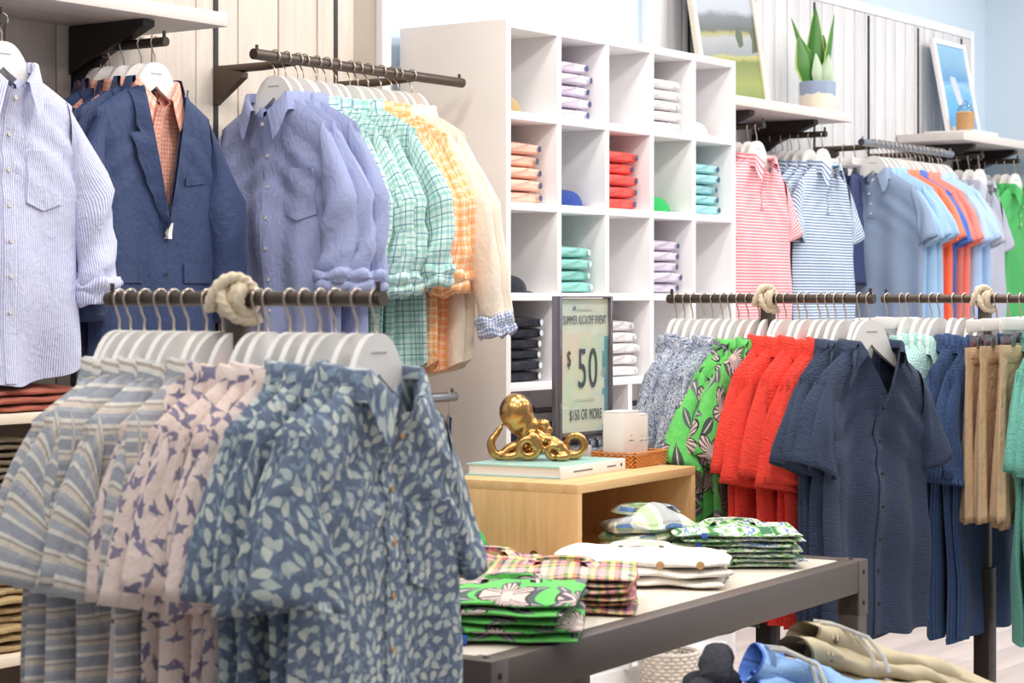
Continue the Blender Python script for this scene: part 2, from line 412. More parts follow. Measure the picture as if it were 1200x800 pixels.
# ------------------------------------------------------------------ wall shelves and rails
def wall_shelf(label, x0, x1, brackets):
    t = thing('wall_shelf', label, 'shelf', ((x0+x1)/2, WY-.046, 2.205), 0, 'shelves above the wall rails')
    L = (x1-x0)/2
    put('shelf_board', B(-L, L, -.36, -.002, -.02, .02, .002), SHELFW, t)
    for b in brackets:
        m = MB().prism([(0, -.022), (.30, -.022), (.30, -.04), (0, -.16)], -.022, .022)
        V = m.v[0]; m.v[0] = np.stack([V[:, 1], -V[:, 0], V[:, 2]], 1)
        put('bracket', m, DARKM, t, (b-(x0+x1)/2, -.002, 0))
    return t
wall_shelf('whitewashed wall shelf on a dark bracket above the navy blazers', 3.1, 4.44, (3.605, 4.18))
wall_shelf('whitewashed wall shelf carrying the potted plant and landscape painting', 7.36, 8.46, (7.65, 8.225))
wall_shelf('whitewashed wall shelf carrying the small blue picture in the corner', 9.69, 10.88, (9.95, 10.5))
ZR = 2.118                                        # wall rail height
def faceout(x, label):
    t = thing('faceout_arm', label, 'clothes rail', (x, WY-.046, ZR), 0, 'straight arms standing out from the wall')
    put('arm', MB().tube([(0, 0, 0), (0, -.15, 0), (0, -.36, 0)], .0135, 14), DARKM, t)
    m = MB().prism([(0, .012), (.12, -.012), (.12, -.03), (0, -.12)], -.014, .014)
    V = m.v[0]; m.v[0] = np.stack([V[:, 1], -V[:, 0], V[:, 2]], 1)
    put('bracket', m, DARKM, t)
    put('end_pin', MB().tube([(0, -.352, .01), (0, -.352, .03)], .005, 8), DARKM, t)
faceout(3.605, 'dark wall arm holding the white pinstripe shirts')
faceout(4.19, 'dark wall arm holding the navy blazers under the whitewashed shelf')
faceout(7.65, 'dark wall arm holding the pink striped polos beside the cubby unit')
faceout(8.21, 'dark wall arm holding the blue striped polos')
faceout(9.93, 'dark wall arm holding the white and grey polos past the long wall bar')
faceout(10.40, 'dark wall arm holding the green polos near the far corner')
def ubar(x0, x1, arms, z, label, mat):
    t = thing('wall_bar', label, 'clothes rail', ((x0+x1)/2, WY-.046, z), 0, 'long bars on two wall arms')
    c = (x0+x1)/2
    put('bar', MB().tube([(x0-c, -.334, 0), (0, -.334, 0), (x1-c, -.334, 0)], .0165, 16), mat, t)
    for a in arms:
        put('arm', MB().tube([(a-c, 0, -.01), (a-c, -.2, -.01), (a-c, -.325, -.004)], .0135, 12), BRONZE, t)
        m = MB().prism([(0, 0), (.12, -.024), (.12, -.04), (0, -.12)], -.014, .014)
        V = m.v[0]; m.v[0] = np.stack([V[:, 1] + a - c, -V[:, 0], V[:, 2]], 1)
        put('bracket', m, BRONZE, t)
    for e in (x0+.015, x1-.015):
        put('end_pin', MB().tube([(e-c, -.334, .01), (e-c, -.334, .028)], .005, 8), mat, t)
ubar(4.575, 5.60, (4.77, 5.345), 2.122, 'grey metal bar of chambray and plaid shirts', BRONZE)
ubar(8.605, 9.60, (8.80, 9.375), 2.108, 'polished grey bar of solid blue, coral and royal polos', STEEL)
ubar(4.575, 5.56, (4.77, 5.345), 1.075, 'lower grey wall bar below the plaid shirts, holding a navy belt', STEEL)

# ------------------------------------------------------------------ cubby unit
UX, UY, UP, UT = 5.68, 4.075, .3055, .027
u = thing('cubby_unit', 'tall white cubby unit of square compartments filled with folded polos', 'shelf unit', (UX, UY, 0))
TOPZ = 2.337; UW = 5*UP + UT
put('side_panel', B(0, UT, 0, .455, 0, TOPZ, .0015), plain('cubby_white_shaded', srgb(236, 229, 224), .5, var=.01), u)  # the unit's white, darkened and warmed to put this side's shade into the colour
put('side_panel', B(UW-UT, UW, 0, .455, 0, TOPZ, .0015), WHITE, u)
put('top_panel', B(UT, UW-UT, 0, .455, TOPZ-UT, TOPZ, .0015), WHITE, u)
put('back_panel', B(UT, UW-UT, .44, .455, .05, TOPZ-UT), WHITE, u)
put('plinth', B(UT, UW-UT, .02, .44, 0, .05), WHITE, u)
for r in range(4):
    z = TOPZ-UT-(r+1)*.3055 + .0
    put('shelf_board', B(UT, UW-UT, .001, .44, z, z+UT, .0015), WHITE, u)
    for c in range(4):
        x = (c+1)*UP
        put('divider', B(x, x+UT, .002, .44, z+UT, z+.3055, .0015), WHITE, u)
put('divider', B(2.5*UP, 2.5*UP+UT, .002, .44, .05, TOPZ-UT-4*.3055), WHITE, u)
put('rail', MB().tube([(UT, .2, 1.0), (.7, .2, 1.0), (UW-UT, .2, 1.0)], .011, 10), DARKM, u)
CZ = [TOPZ-UT-(r+1)*.3055+UT for r in range(4)]   # floor height of each row

# ------------------------------------------------------------------ left low shelf unit
s = thing('low_shelf_unit', 'low shelf unit of cream boards under the pinstripe shirts', 'shelf unit', (3.1, 4.13, 0))
put('side_panel', B(1.32, 1.35, .01, .39, 0, 1.08), plain('dark_shelf_side', srgb(96, 82, 74), .6), s)
put('side_panel', B(-.03, 0, .01, .39, 0, 1.08), plain('dark_shelf_side2', srgb(96, 82, 74), .6), s)
put('back_panel', B(0, 1.32, .37, .39, .05, 1.08), plain('dark_back_panel', srgb(92, 80, 72), .7), s)
for z in (1.08, .768, .463, .15):
    put('shelf_board', B(-.03, 1.35, 0, .37, z, z+.026, .002), CREAMW, s)

# ------------------------------------------------------------------ free standing T racks
def rack(x, y0, y1, label, post=True, base=1.0):
    yc = (y0+y1)/2
    t = thing('clothes_rack', label, 'clothes rack', (x, yc, 0), 0, 'single-bar floor racks')
    h = (y1-y0)/2
    put('bar', MB().tube([(0, -h, 1.4), (0, 0, 1.4), (0, h, 1.4)], .0125, 16), BRONZE, t)
    for e in (-h+.012, h-.012):
        put('end_pin', MB().tube([(0, e, 1.408), (0, e, 1.428)], .0045, 8), BRONZE, t)
        put('end_cap', MB().tube([(0, e-.006, 1.4), (0, e+.006, 1.4)], .0136, 16), BRONZE, t)
    put('post', B(-.016, .016, -.016, .016, .03, 1.389, .002), BRONZE, t)
    put('sleeve_post', B(-.029, .029, -.024, .024, .03, .62, .003), DARKM, t)
    hm = MB().tube([(0, -.0245, 0), (0, -.022, 0)], .005, 8).mesh('adjusting_hole', 'auto')
    for k in range(9): put('adjusting_hole', hm, BLACKP, t, (0, -.0006, .2+k*.045))
    put('base_bar', B(-.25, .25, -.03, .03, 0, .03, .004), DARKM, t)
    put('base_bar', B(-.03, .03, -.34, .34, 0, .03, .004), DARKM, t)
    return t
RA = (2.647, 2.144, 2.784); RB = (5.12, 2.460, 3.104); RC = (5.746, 2.085, 2.735)
rack(*RA, 'floor rack of striped, bird-print and leaf-print short-sleeve shirts')
rack(*RB, 'floor rack of grey, green, coral and navy short-sleeve shirts behind the table')
rack(*RC, 'floor rack of tan shorts and teal shirts standing on the open floor')
def rope_knot(x, y, label, seed=0, sc=1.0):
    m = MB(); R = .0125 + .0095
    t = np.linspace(0, 1, 120); a = t*2*np.pi*2.6 + 2.2
    wob = np.sin(t*9 + seed)*.004
    P = np.stack([np.cos(a)*(R+wob), (t-.5)*.052, np.sin(a)*(R+wob*.6)], 1)
    m.tube(P, .0100, 14, True, 150, .13)
    a = np.linspace(-.3, 1.2*np.pi, 60)
    P = np.stack([np.cos(a)*.030 - .012, -.030 + .062*np.linspace(0, 1, 60), np.sin(a)*.034 + .002], 1)
    m.tube(P, .0100, 14, True, 150, .13)
    a = np.linspace(.4*np.pi, 1.7*np.pi, 60)
    P = np.stack([np.cos(a)*.036, .036 - .066*np.linspace(0, 1, 60), np.sin(a)*.034 - .003], 1)
    m.tube(P, .0098, 14, True, 150, .13)
    o = put('rope_knot', m, ROPE, None, (x, y, 1.4), None, (sc, sc, sc) if sc > .9 else (.92, sc, .92)); tag(o, label, 'rope knot', 'rope knots tied at the rack posts')
rope_knot(RA[0], (RA[1]+RA[2])/2+.0, 'cream rope knotted round the bar between the striped and bird-print shirts')
rope_knot(RB[0], (RB[1]+RB[2])/2, 'cream rope knotted round the bar between the green and coral shirts', 1, .75)
rope_knot(RC[0], (RC[1]+RC[2])/2, 'cream rope knotted round the bar above the tan shorts', 2, .75)

# ------------------------------------------------------------------ display table and box
TL, TD, TZ = 1.748, .85, .75
TROT = math.radians(3.6)
t = thing('display_table', 'dark bronze framed display table with a pale inset top', 'table', (3.02 + TL/2*math.cos(TROT) - TD/2*math.sin(TROT), 2.20 + TL/2*math.sin(TROT) + TD/2*math.cos(TROT), 0), TROT)
hx, hy = TL/2, TD/2
put('inset_top', B(-hx+.05, hx-.05, -hy+.05, hy-.05, TZ-.03, TZ-.002), TABTOP, t)
for sy in (-1, 1):
    put('rail', B(-hx, hx, sy*hy-(.05 if sy > 0 else 0), sy*hy+(.05 if sy < 0 else 0), TZ-.078, TZ, .002), BRONZED, t)
for sx in (-1, 1):
    put('rail', B(sx*hx-(.05 if sx > 0 else 0), sx*hx+(.05 if sx < 0 else 0), -hy+.05, hy-.05, TZ-.078, TZ, .002), BRONZED, t)
    for sy in (-1, 1):
        put('leg', B(*sorted((sx*(hx-.055), sx*hx)), *sorted((sy*(hy-.055), sy*hy)), 0, TZ-.078, .002), BRONZED, t)
scr = MB().lathe([(.006, 0), (.006, .002), (.003, .0035)], 12).mesh('screw', 'auto')
for sx in (-1, 1):
    x = sx*hx
    pl = put('corner_plate', B(*sorted((x+sx*.002, x-sx*.055)), -hy-.002, -hy+.06, TZ-.135, TZ+.0015, .001), BRONZED, t)
    for dz in (.028, .105):
        put('screw', scr, DARKM, t, (x-sx*.027, -hy-.002, TZ-dz), (math.pi/2, 0, 0))
    for dy in (.03,):
        put('screw', scr, DARKM, t, (x+sx*.002, -hy+dy, TZ-.05), (0, sx*math.pi/2, 0))
        put('screw', scr, DARKM, t, (x-sx*.03, -hy+dy, TZ+.0015))
BZ = .96
t = thing('display_box', 'open-fronted honey wood display box standing on the table', 'box', (4.116, 2.745, TZ), math.radians(5))
bw, bd, bh = .645, .37, BZ-TZ
put('side_panel', B(0, .022, 0, bd, 0, bh-.022, .001), OAK, t)
put('side_panel', B(bw-.022, bw, 0, bd, 0, bh-.022, .001), OAK, t)
put('top_panel', B(0, bw, 0, bd, bh-.022, bh, .001), OAKX, t)
put('back_panel', B(.022, bw-.022, bd-.018, bd, 0, bh-.022), OAKX, t)
put('bottom_panel', B(.022, bw-.022, 0, bd-.018, 0, .018), OAKX, t)
put('knot', MB().lathe([(.0001, .0006), (.008, .0005), (.013, 0)], 14), plain('dark_wood_knot', srgb(92, 60, 34), .6), t, (-.0002, .12, .035), (0, -math.pi/2, 0))

# ------------------------------------------------------------------ garments
def ss(a, b, x):
    q = np.clip((x-a)/(b-a), 0, 1); return q*q*(3-2*q)
class Shape:
    """One garment's cut: gives the cloth surface and the parts laid on it. Origin = top of the rail hook, z down."""
    def __init__(s, seed, L=.74, wt=.216, wp=.232, drop=.082, nw=.072, nd=.075, ry=.040, t1=.016, amp=.010, tail=0, vexp=1.4, flare=.002, zn=-.128, backdip=.01):
        s.__dict__.update(locals()); r = np.random.RandomState(seed); s.r = r
        s.K = [(r.uniform(2.2, 7.5), r.uniform(-.5, .5), r.uniform(0, 6.28), r.uniform(.4, 1)) for _ in range(6)]
        s.K2 = [(r.uniform(8, 22), r.uniform(8, 22), r.uniform(0, 6.28)) for _ in range(4)]
    def ztop(s, x, front=True):
        ax = np.abs(x); q = np.clip((ax-s.nw)/(s.wt-s.nw), 0, 1.6)
        z = -s.drop*q**1.12
        inn = ax < s.nw
        d = s.nd if front else s.backdip
        z = np.where(inn, -d*(1-np.clip(ax/s.nw, 0, 1)**s.vexp), z)
        return z + s.zn
    def w(s, v): return s.wt + (s.wp-s.wt)*ss(0, .32, v) + s.flare*v
    def fold(s, x, z, v):
        f = sum(a*np.sin(6.2832*(fx*x + fz*z) + ph) for fx, fz, ph, a in s.K)
        g = (.12 + .88*v**.8)
        d = np.sin(6.2832*(11*(z + .75*np.abs(x)) + s.K[0][2]))*np.exp(-((v-.22)/.16)**2)*.35
        c = sum(np.sin(a*x + b*z + ph) for a, b, ph in s.K2)*.14
        return s.amp*1.25*(f*.55*g + d + c)*ss(0, .16, v)
    def surf(s, x, z, sg=-1, sprof=None):
        """y of the cloth at (x, z); sg -1 front, +1 back"""
        x = np.asarray(x, float); z = np.asarray(z, float)
        zt = s.ztop(x, sg < 0); v = np.clip((zt-z)/(zt-(s.zn-s.L)), 0, 1)
        return s.Y(x, v, z, sg)
    def Y(s, x, v, z, sg):
        q = np.clip(np.abs(x)/s.w(v), 0, 1); prof = (1-q**6)**.5
        T = s.t1*np.sqrt(np.clip(v/.06, 0, 1))*prof
        nk = np.sqrt(np.clip(1-(x/(s.nw*1.25))**2, 0, 1))*np.exp(-v*7)
        T = np.maximum(T, s.ry*nk)
        return sg*T + s.fold(x, z, v)
    def body(s, nx=41, nz=34):
        mb = MB(); S_ = np.linspace(-1, 1, nx); S_ = np.sign(S_)*np.abs(S_)**1.0; V_ = np.linspace(0, 1, nz)**1.15
        for sg in (-1, 1):
            sv, v = np.meshgrid(S_, V_); x = sv*s.w(v)
            zt = s.ztop(sv*s.wt, sg < 0) if True else 0
            zh = s.zn - s.L + s.tail*np.abs(sv)**2.5 + .004*np.sin(sv*9 + s.K[1][2])
            z = zt + v*(zh-zt)
            y = s.Y(x, v, z, sg)
            P = np.dstack([x, y, z]); UV = np.dstack([x + (0 if sg < 0 else 1.3), z])
            mb.grid(P, UV, flip=sg < 0)
            # turned-up hem on the inside
            Pi = np.stack([np.dstack([x, y, z])[-1], np.dstack([x*.995, y - sg*.003, z+.016])[-1]])
            mb.grid(Pi, np.stack([UV[-1], UV[-1]]), flip=sg > 0)
        return mb
    def sleeve(s, sg, O, I, b0=.016, b1=.030, n=22, m=13, tw=.030, ys=0.0, pit=-.205, hem=True, cuffw=0):
        """short sleeve from the armhole to its hem: O outer hem corner, I inner hem corner (x from centre, z below neck)"""
        mb = MB(); Sx = s.wt-.022; Sz = float(s.ztop(np.array(Sx)))-s.zn-.002; Px, Pz = s.wp-.030, pit
        T_ = np.linspace(0, 1, m); A = np.linspace(0, 2*np.pi, n, endpoint=False); r = s.r
        ph = r.uniform(0, 6.28, 4); P = []; UV = []
        axis = np.array([(O[0]+I[0]-Sx-Px)/2, (O[1]+I[1]-Sz-Pz)/2]); Ln = np.linalg.norm(axis)
        def ring(t, sc=1.0):
            top = np.array([Sx, Sz])*(1-t) + np.array(O)*t + np.array([.014, .008])*math.sin(math.pi*t)*1.0
            bot = np.array([Px, Pz])*(1-t) + np.array(I)*t
            c = (top+bot)/2; h = (top-bot)/2
            ca = np.sign(np.cos(A))*np.abs(np.cos(A))**.85; sa = np.sin(A)
            b = (b0*(1-t) + b1*t)*sc
            x = c[0] + h[0]*ca*sc; z = c[1] + h[1]*ca*sc
            f = .0042*np.sin(A*3 + ph[0] + t*3) + .0036*np.sin(A*2 + ph[1] - t*7) + .0022*np.sin(A*5 + ph[3] + t*11)
            f = f*(.3+.7*t)
            y = (b+f)*sa + tw*ca*t**.8 + ys*t + s.amp*.5*np.sin(6*t + ph[2] + ca*2)*t
            x = x + f*ca*.6
            return np.stack([sg*x, y, z + s.zn], 1)
        for t in T_:
            P.append(ring(t)); arc = np.concatenate([[0], np.cumsum(np.linalg.norm(np.diff(ring(.55), axis=0), axis=1))]); UV.append(np.stack([arc, np.full(n, t*Ln)], 1))
        if hem:
            P.append(ring(1.0, .95)); UV.append(UV[-1]); P.append(ring(.9, .93)); UV.append(UV[-2])
        mb.grid(np.array(P), np.array(UV)*[1, -1], True, flip=sg > 0, seam=True)
        return mb
    def long_sleeve(s, sg, pts, widths, bs, n=20, wr=.004, sub=5, hem=True, ys=0.0):
        """pts: centre line (x, z below neck) after the armhole; widths: half width in the garment's plane; bs half depth"""
        Sx = s.wt-.022; Sz = float(s.ztop(np.array(Sx)))-s.zn-.002; Px, Pz = s.wp-.030, -.215
        cs = [np.array([(Sx+Px)/2, (Sz+Pz)/2])] + [np.array(p) for p in pts]
        hs = [np.array([(Sx-Px)/2, (Sz-Pz)/2])]
        for i, wd in enumerate(widths):
            d = cs[i+1]-cs[i]; d /= np.linalg.norm(d); hs.append(np.array([-d[1], d[0]])*wd)
        bb = [.016] + list(bs); A = np.linspace(0, 2*np.pi, n, endpoint=False); P = []; UV = []; L = 0
        ph = s.r.uniform(0, 6.28, 6); prev = None; tot = (len(cs)-1)*sub
        for i in range(len(cs)-1):
            for k in range(sub + (1 if i == len(cs)-2 else 0)):
                t = k/sub; e = t*t*(3-2*t) if i else t
                c = cs[i]*(1-t) + cs[i+1]*t; h = hs[i]*(1-e) + hs[i+1]*e; b = bb[i]*(1-t) + bb[i+1]*t
                g = (i*sub+k)/tot
                if prev is not None: L += np.linalg.norm(c-prev)
                prev = c
                f = wr*(np.sin(g*17 + A*2 + ph[0]) + .7*np.sin(g*37 - A*2 + ph[1])*(.5+.5*np.sin(g*8 + A + ph[4])) + .8*np.sin(A*2 + g*6 + ph[2]))*min(1, g*4)
                ca = np.cos(A); x = c[0] + h[0]*ca + f*ca*.5; z = c[1] + h[1]*ca
                y = (b + f)*np.sin(A) + ys*g + .006*math.sin(g*7 + ph[3])*g
                P.append(np.stack([sg*x, y, z + s.zn], 1)); UV.append(np.stack([A*.05, np.full(n, -L)], 1))
        mb = MB()
        if hem:
            q = P[-1]; c = q.mean(0); P.append(c + (q-c)*.94 ); UV.append(UV[-1]); P.append(c + (q-c)*.90 + [0, 0, .03]); UV.append(UV[-1])
        mb.grid(np.array(P), np.array(UV), True, flip=sg > 0, seam=True)
        s.end = (cs[-1], hs[-1], bb[-1], ys); return mb
    def cuff(s, sg, turns=2, hgt=.045, out=.012, tilt=.25):
        c, h, b, ys = s.end; mb = MB(); n = 22; A = np.linspace(0, 2*np.pi, n, endpoint=False); ph = s.r.uniform(0, 6.28, 3); P = []
        hl = np.linalg.norm(h); hd = h/hl; ax = np.array([hd[1], -hd[0]]); ax = ax if ax[1] < 0 else -ax
        prof = [(.90, .012), (1.0, -.0)] + [(1.0 + q, zz) for tnum in range(turns) for q, zz in ((.16+.06*tnum, .010+tnum*.018), (.22+.06*tnum, .002+tnum*.018), (.14, -.012+tnum*.012))][::1] + [(.86, -hgt*.5), (.80, .0)]
        prof = [(1.0, .03)] + [(1.05+out*8, .034), (1.12+out*9, .018), (1.10+out*8, .006), (1.02+out*5, .002), (1.10+out*8, -.006), (1.08+out*8, -.026), (.98+out*4, -.034), (.90, -.020), (.86, .02)]
        for k, (q, zz) in enumerate(prof):
            wv = .004*np.sin(A*3 + ph[0] + k) + .004*np.sin(A*5 + ph[1] - k*.7)
            cc = c + ax*(-zz)
            ca, sa = np.cos(A), np.sin(A)
            x = cc[0] + hd[0]*(hl*q + wv)*ca; z = cc[1] + hd[1]*(hl*q + wv)*ca + tilt*.05*ca + wv
            y = (b*q*1.15 + wv)*sa + ys
            P.append(np.stack([sg*x, y, z + s.zn], 1))
        P = np.array(P); UV = np.dstack(np.meshgrid(A*.05, np.linspace(0, .12, len(prof))))
        mb.grid(P, UV, True, flip=sg > 0, seam=True); return mb
    def collar(s, A=2.55, st=.026, Lw=.045, point=.035, spread=.018, out=.016, nt=37, lift=0.0, camp=False):
        t = np.linspace(-1, 1, nt); a = t*A
        sx = s.nw*1.02; x = sx*np.sin(a); y0 = s.ry*1.02*np.cos(a)
        fr = np.abs(a) > np.pi/2
        z0 = np.where(fr, s.ztop(x, True), s.ztop(x, False)) - s.zn
        y0 = np.where(fr, np.minimum(y0, s.surf(x, z0 + s.zn - .002) - .001), y0)
        g = ss(.62, 1.0, np.abs(t)); ox, oy = np.sin(a), np.cos(a)
        sgn = np.sign(t)
        rows = []
        stf = st*(.62+.38*np.cos(a))*(1-.3*g)*np.where(fr, .9, 1)
        rows.append((x*.99, y0, z0-.006))
        rows.append((x*.97, y0*.97, z0 + stf))
        rows.append((x*.985 + ox*.004, y0*.985 + oy*.004, z0 + stf + .004))
        rows.append((x + ox*.010, y0 + oy*.010, z0 + stf))
        for q in (.35, .7, 1.0):
            lw = (Lw + point*g)*q
            xx = x + ox*(out*.55 + out*.7*q) + sgn*spread*g*q*1.6
            yy = y0 + oy*(out*.55 + out*.5*q)*(1-.4*g) - .002
            zz = z0 + stf - lw - .25*np.maximum(np.abs(xx)-s.nw, 0)*(1-g)
            sy = s.surf(xx, zz + s.zn, -1) - .005
            yy = np.where(fr, np.minimum(yy, sy), yy)
            if camp: yy = np.where(g > .3, sy - .003 - .004*q, yy)
            rows.append((xx, yy, zz))
        P = np.array([np.stack([a_, b_, c_ + s.zn], 1) for a_, b_, c_ in rows])
        UV = np.dstack(np.meshgrid(t*.2, np.arange(len(rows))*.013))
        mb = MB().grid(P, UV)
        return mb
    def patch(s, x0, x1, z0, z1, off=.003, nx=7, nz=8, point=0, sg=-1, slant=0, thick=.0025):
        """cloth laid on the front (pocket, placket, label); z below neck"""
        X = np.linspace(x0, x1, nx); Q = np.linspace(0, 1, nz); xs, qs = np.meshgrid(X, Q)
        zb = z1 - point*(1-np.abs((xs-(x0+x1)/2)/((x1-x0)/2)))
        z = z0 + slant*(xs-x0) + qs*(zb-z0)
        y = s.surf(xs, z + s.zn, sg)
        P = np.dstack([xs, y + sg*off, z + s.zn]); UV = np.dstack([xs, z])
        mb = MB().grid(P, UV, flip=sg < 0)
        bd = np.concatenate([P[0, :], P[1:, -1], P[-1, -2::-1], P[-2:0:-1, 0]]); ub = np.concatenate([UV[0, :], UV[1:, -1], UV[-1, -2::-1], UV[-2:0:-1, 0]])
        b2 = bd.copy(); b2[:, 1] -= sg*(off+.001)
        mb.grid(np.stack([bd, b2]), np.stack([ub, ub]), True)
        return mb
    def at(s, x, z, off=.006, sg=-1): return (x, float(s.surf(x, z + s.zn, sg)) + sg*off, z + s.zn)

BTNM = MB().lathe([(.0054, 0), (.0058, .0012), (.0040, .0022), (.002, .0014)], 10).mesh('button', 'auto')
HANDLE = {}
def lib_short(seed, camp=False, polo=False, detail=2, tilt=0.0, **kw):
    d = dict(L=.74, nd=.135 if camp else .062, vexp=1.05 if camp else 1.5, nw=.080 if camp else .072); 
    if polo: d.update(L=.70, nd=.07, wp=.250, vexp=1.1)
    d.update(kw); s = Shape(seed, **d); parts = [('shirt_body', s.body(), 'main')]
    r = random.Random(seed)
    for sg in (-1, 1):
        k = r.uniform(-.036, .034)*(.5 if polo else 1) + tilt; dz = r.uniform(-.034, .022); twv = r.uniform(.0, .055) if not polo else .016 + (.006 if sg < 0 else -.016)*(0 if (polo or camp) else 1)
        parts.append(('sleeve', s.sleeve(sg, (.280+k, -.358+k*.7+dz) if not (polo or camp) else (.322+k, -.30), (.198+k*.6, -.368+dz) if not (polo or camp) else (.235+k, -.345), b1=.019 if not camp else .028, tw=twv*(1 if sg < 0 else .4), ys=-.008), 'main'))
    cA = 2.2 if camp else (2.5 if polo else 2.62)
    parts.append(('collar', s.collar(A=cA, Lw=.050 if camp else .044, point=.05 if camp else .032, spread=.03 if camp else .016, st=.022 if camp else r.uniform(.021, .033), camp=camp), 'main'))
    if detail >= 1:
        zf = -s.nd
        if polo: parts.append(('placket', s.patch(-.016, .016, zf+.004, -.215, nx=4, nz=6), 'main'))
        else: parts.append(('placket', s.patch(-.017, .017, zf+.004, -s.L+.006, nx=4, nz=30), 'main'))
    if detail >= 2:
        if not polo and not camp: parts.append(('pocket', s.patch(.065, .165, -.215, -.345, .004, point=.018), 'main'))
        zs = [-.105, -.15, -.195] if polo else [zf-.035-i*.088 for i in range(7)]
        for z in zs: parts.append(('button', (BTNM, s.at(.001, z, .0032)), 'btn'))
        parts.append(('neck_label', s.patch(-.026, .018, -.028, -.056, .0005, 4, 3, sg=1, thick=.001), 'label'))
    out = []
    for nm, mb, mk in parts:
        if nm == 'neck_label':       # sits on the inner face of the back
            mb.v = [v - np.array([0, .006, 0]) for v in mb.v]
        out.append((nm, mb if isinstance(mb, tuple) else (mb.mesh(nm), None), mk))
    return out
def lib_long(seed, detail=2, rolled=True, cuffmat='main', **kw):
    d = dict(L=.85, nd=.06, vexp=1.4, tail=.05, amp=.012); d.update(kw); s = Shape(seed, **d); parts = [('shirt_body', s.body(), 'main')]
    for sg in (-1, 1):
        kx = s.r.uniform(-.025, .02); dz = s.r.uniform(-.05, .02)
        if rolled:
            parts.append(('sleeve', s.long_sleeve(sg, [(.268+kx*.5, -.32), (.272+kx, -.44+dz), (.262+kx, -.535+dz)], [.068, .056, .050], [.030, .032, .034], wr=.007, ys=-.012), 'main'))
            parts.append(('cuff', s.cuff(sg), 'main'))
        else:
            parts.append(('sleeve', s.long_sleeve(sg, [(.280, -.34), (.31, -.52), (.33, -.70)], [.068, .054, .046], [.022, .022, .022], wr=.004), 'main'))
            parts.append(('cuff', s.cuff(sg, out=.004, tilt=0), cuffmat))
    parts.append(('collar', s.collar(A=2.75, Lw=.046, point=.040, spread=.014, st=.030), 'main'))
    if detail >= 1: parts.append(('placket', s.patch(-.017, .017, -s.nd+.004, -s.L+.006, nx=4, nz=30), 'main'))
    if detail >= 2:
        parts.append(('pocket', s.patch(.055, .165, -.21, -.345, .004, point=.02), 'main'))
        for i in range(7): parts.append(('button', (BTNM, s.at(.001, -.078-i*.092, .0032)), 'btn'))
        parts.append(('neck_label', s.patch(-.024, .024, -.026, -.052, .0005, 4, 3, sg=1), 'label'))
    return [(nm, mb if isinstance(mb, tuple) else ((mb.v.__setitem__(slice(None), [v - np.array([0, .006, 0]) for v in mb.v]) if nm == 'neck_label' else None, mb.mesh(nm))[1], None), mk) for nm, mb, mk in parts]
def lib_blazer(seed, detail=2):
    s = Shape(seed, L=.76, wt=.222, wp=.252, drop=.075, nw=.088, nd=.40, vexp=1.0, ry=.034, t1=.022, amp=.005, flare=-.004, backdip=.006)
    parts = [('jacket_body', s.body(45, 40), 'main')]
    for sg in (-1, 1):
        parts.append(('sleeve', s.long_sleeve(sg, [(.270, -.33), (.286, -.48), (.276, -.66)], [.078, .066, .054], [.036, .036, .034], wr=.003, ys=-.02), 'main'))
    # notched lapels: strips lying along the V opening
    for sg in (-1, 1):
        q = np.linspace(0, 1, 26); xe = s.nw*(1-q); ze = -s.nd*q
        col = q < .36
        wl = np.where(col, .040 + .06*q, .088*(1-((q-.36)/.64)**1.5)) ; wl = np.where((q > .33) & (q < .38), .045, wl)
        rows = []
        for k in (0, .33, .66, 1.0):
            x = xe + wl*k*.93 - .004; z = ze + wl*k*(.30 - .1*q) 
            z = np.minimum(z, s.ztop(x, False) - s.zn - .001)
            y = s.surf(x, np.minimum(z + s.zn, s.ztop(x, True)-.0005)) - .004 - .007*math.sin(math.pi*min(k+.2, 1))
            rows.append(np.stack([sg*x, y, z + s.zn], 1))
        P = np.array(rows); UV = np.dstack([P[:, :, 0], P[:, :, 2]])
        parts.append(('lapel', MB().grid(P, UV, flip=sg < 0), 'main'))
    t = np.linspace(-1, 1, 21); a = t*1.75; x = s.nw*np.sin(a); y = s.ry*np.cos(a)
    rows = [(x*.97, y*.97, s.zn + .0*t - .004), (x*.96, y*.96, s.zn + .028 + 0*t), (x + np.sin(a)*.010, y + np.cos(a)*.010, s.zn + .026 + 0*t), (x + np.sin(a)*.024, y + np.cos(a)*.016, s.zn - .014 + 0*t)]
    P = np.array([np.stack(q_, 1) for q_ in rows]); parts.append(('collar', MB().grid(P, np.dstack(np.meshgrid(t*.2, np.arange(4)*.02))), 'main'))
    if detail >= 2:
        parts.append(('chest_pocket', s.patch(.085, .175, -.255, -.277, .003, slant=.12), 'main'))
        for sg in (-1, 1): parts.append(('flap_pocket', s.patch(*sorted((sg*.075, sg*.205)), -.50, -.555, .004), 'main'))
        for z in (-.42, -.53): parts.append(('button', (BTNM, s.at(.004, z, .004)), 'btn'))
        parts.append(('swing_tag', s.patch(.004, .020, -.385, -.43, .012, 3, 4), 'label'))
    return [(nm, mb if isinstance(mb, tuple) else (mb.mesh(nm), None), mk) for nm, mb, mk in parts]
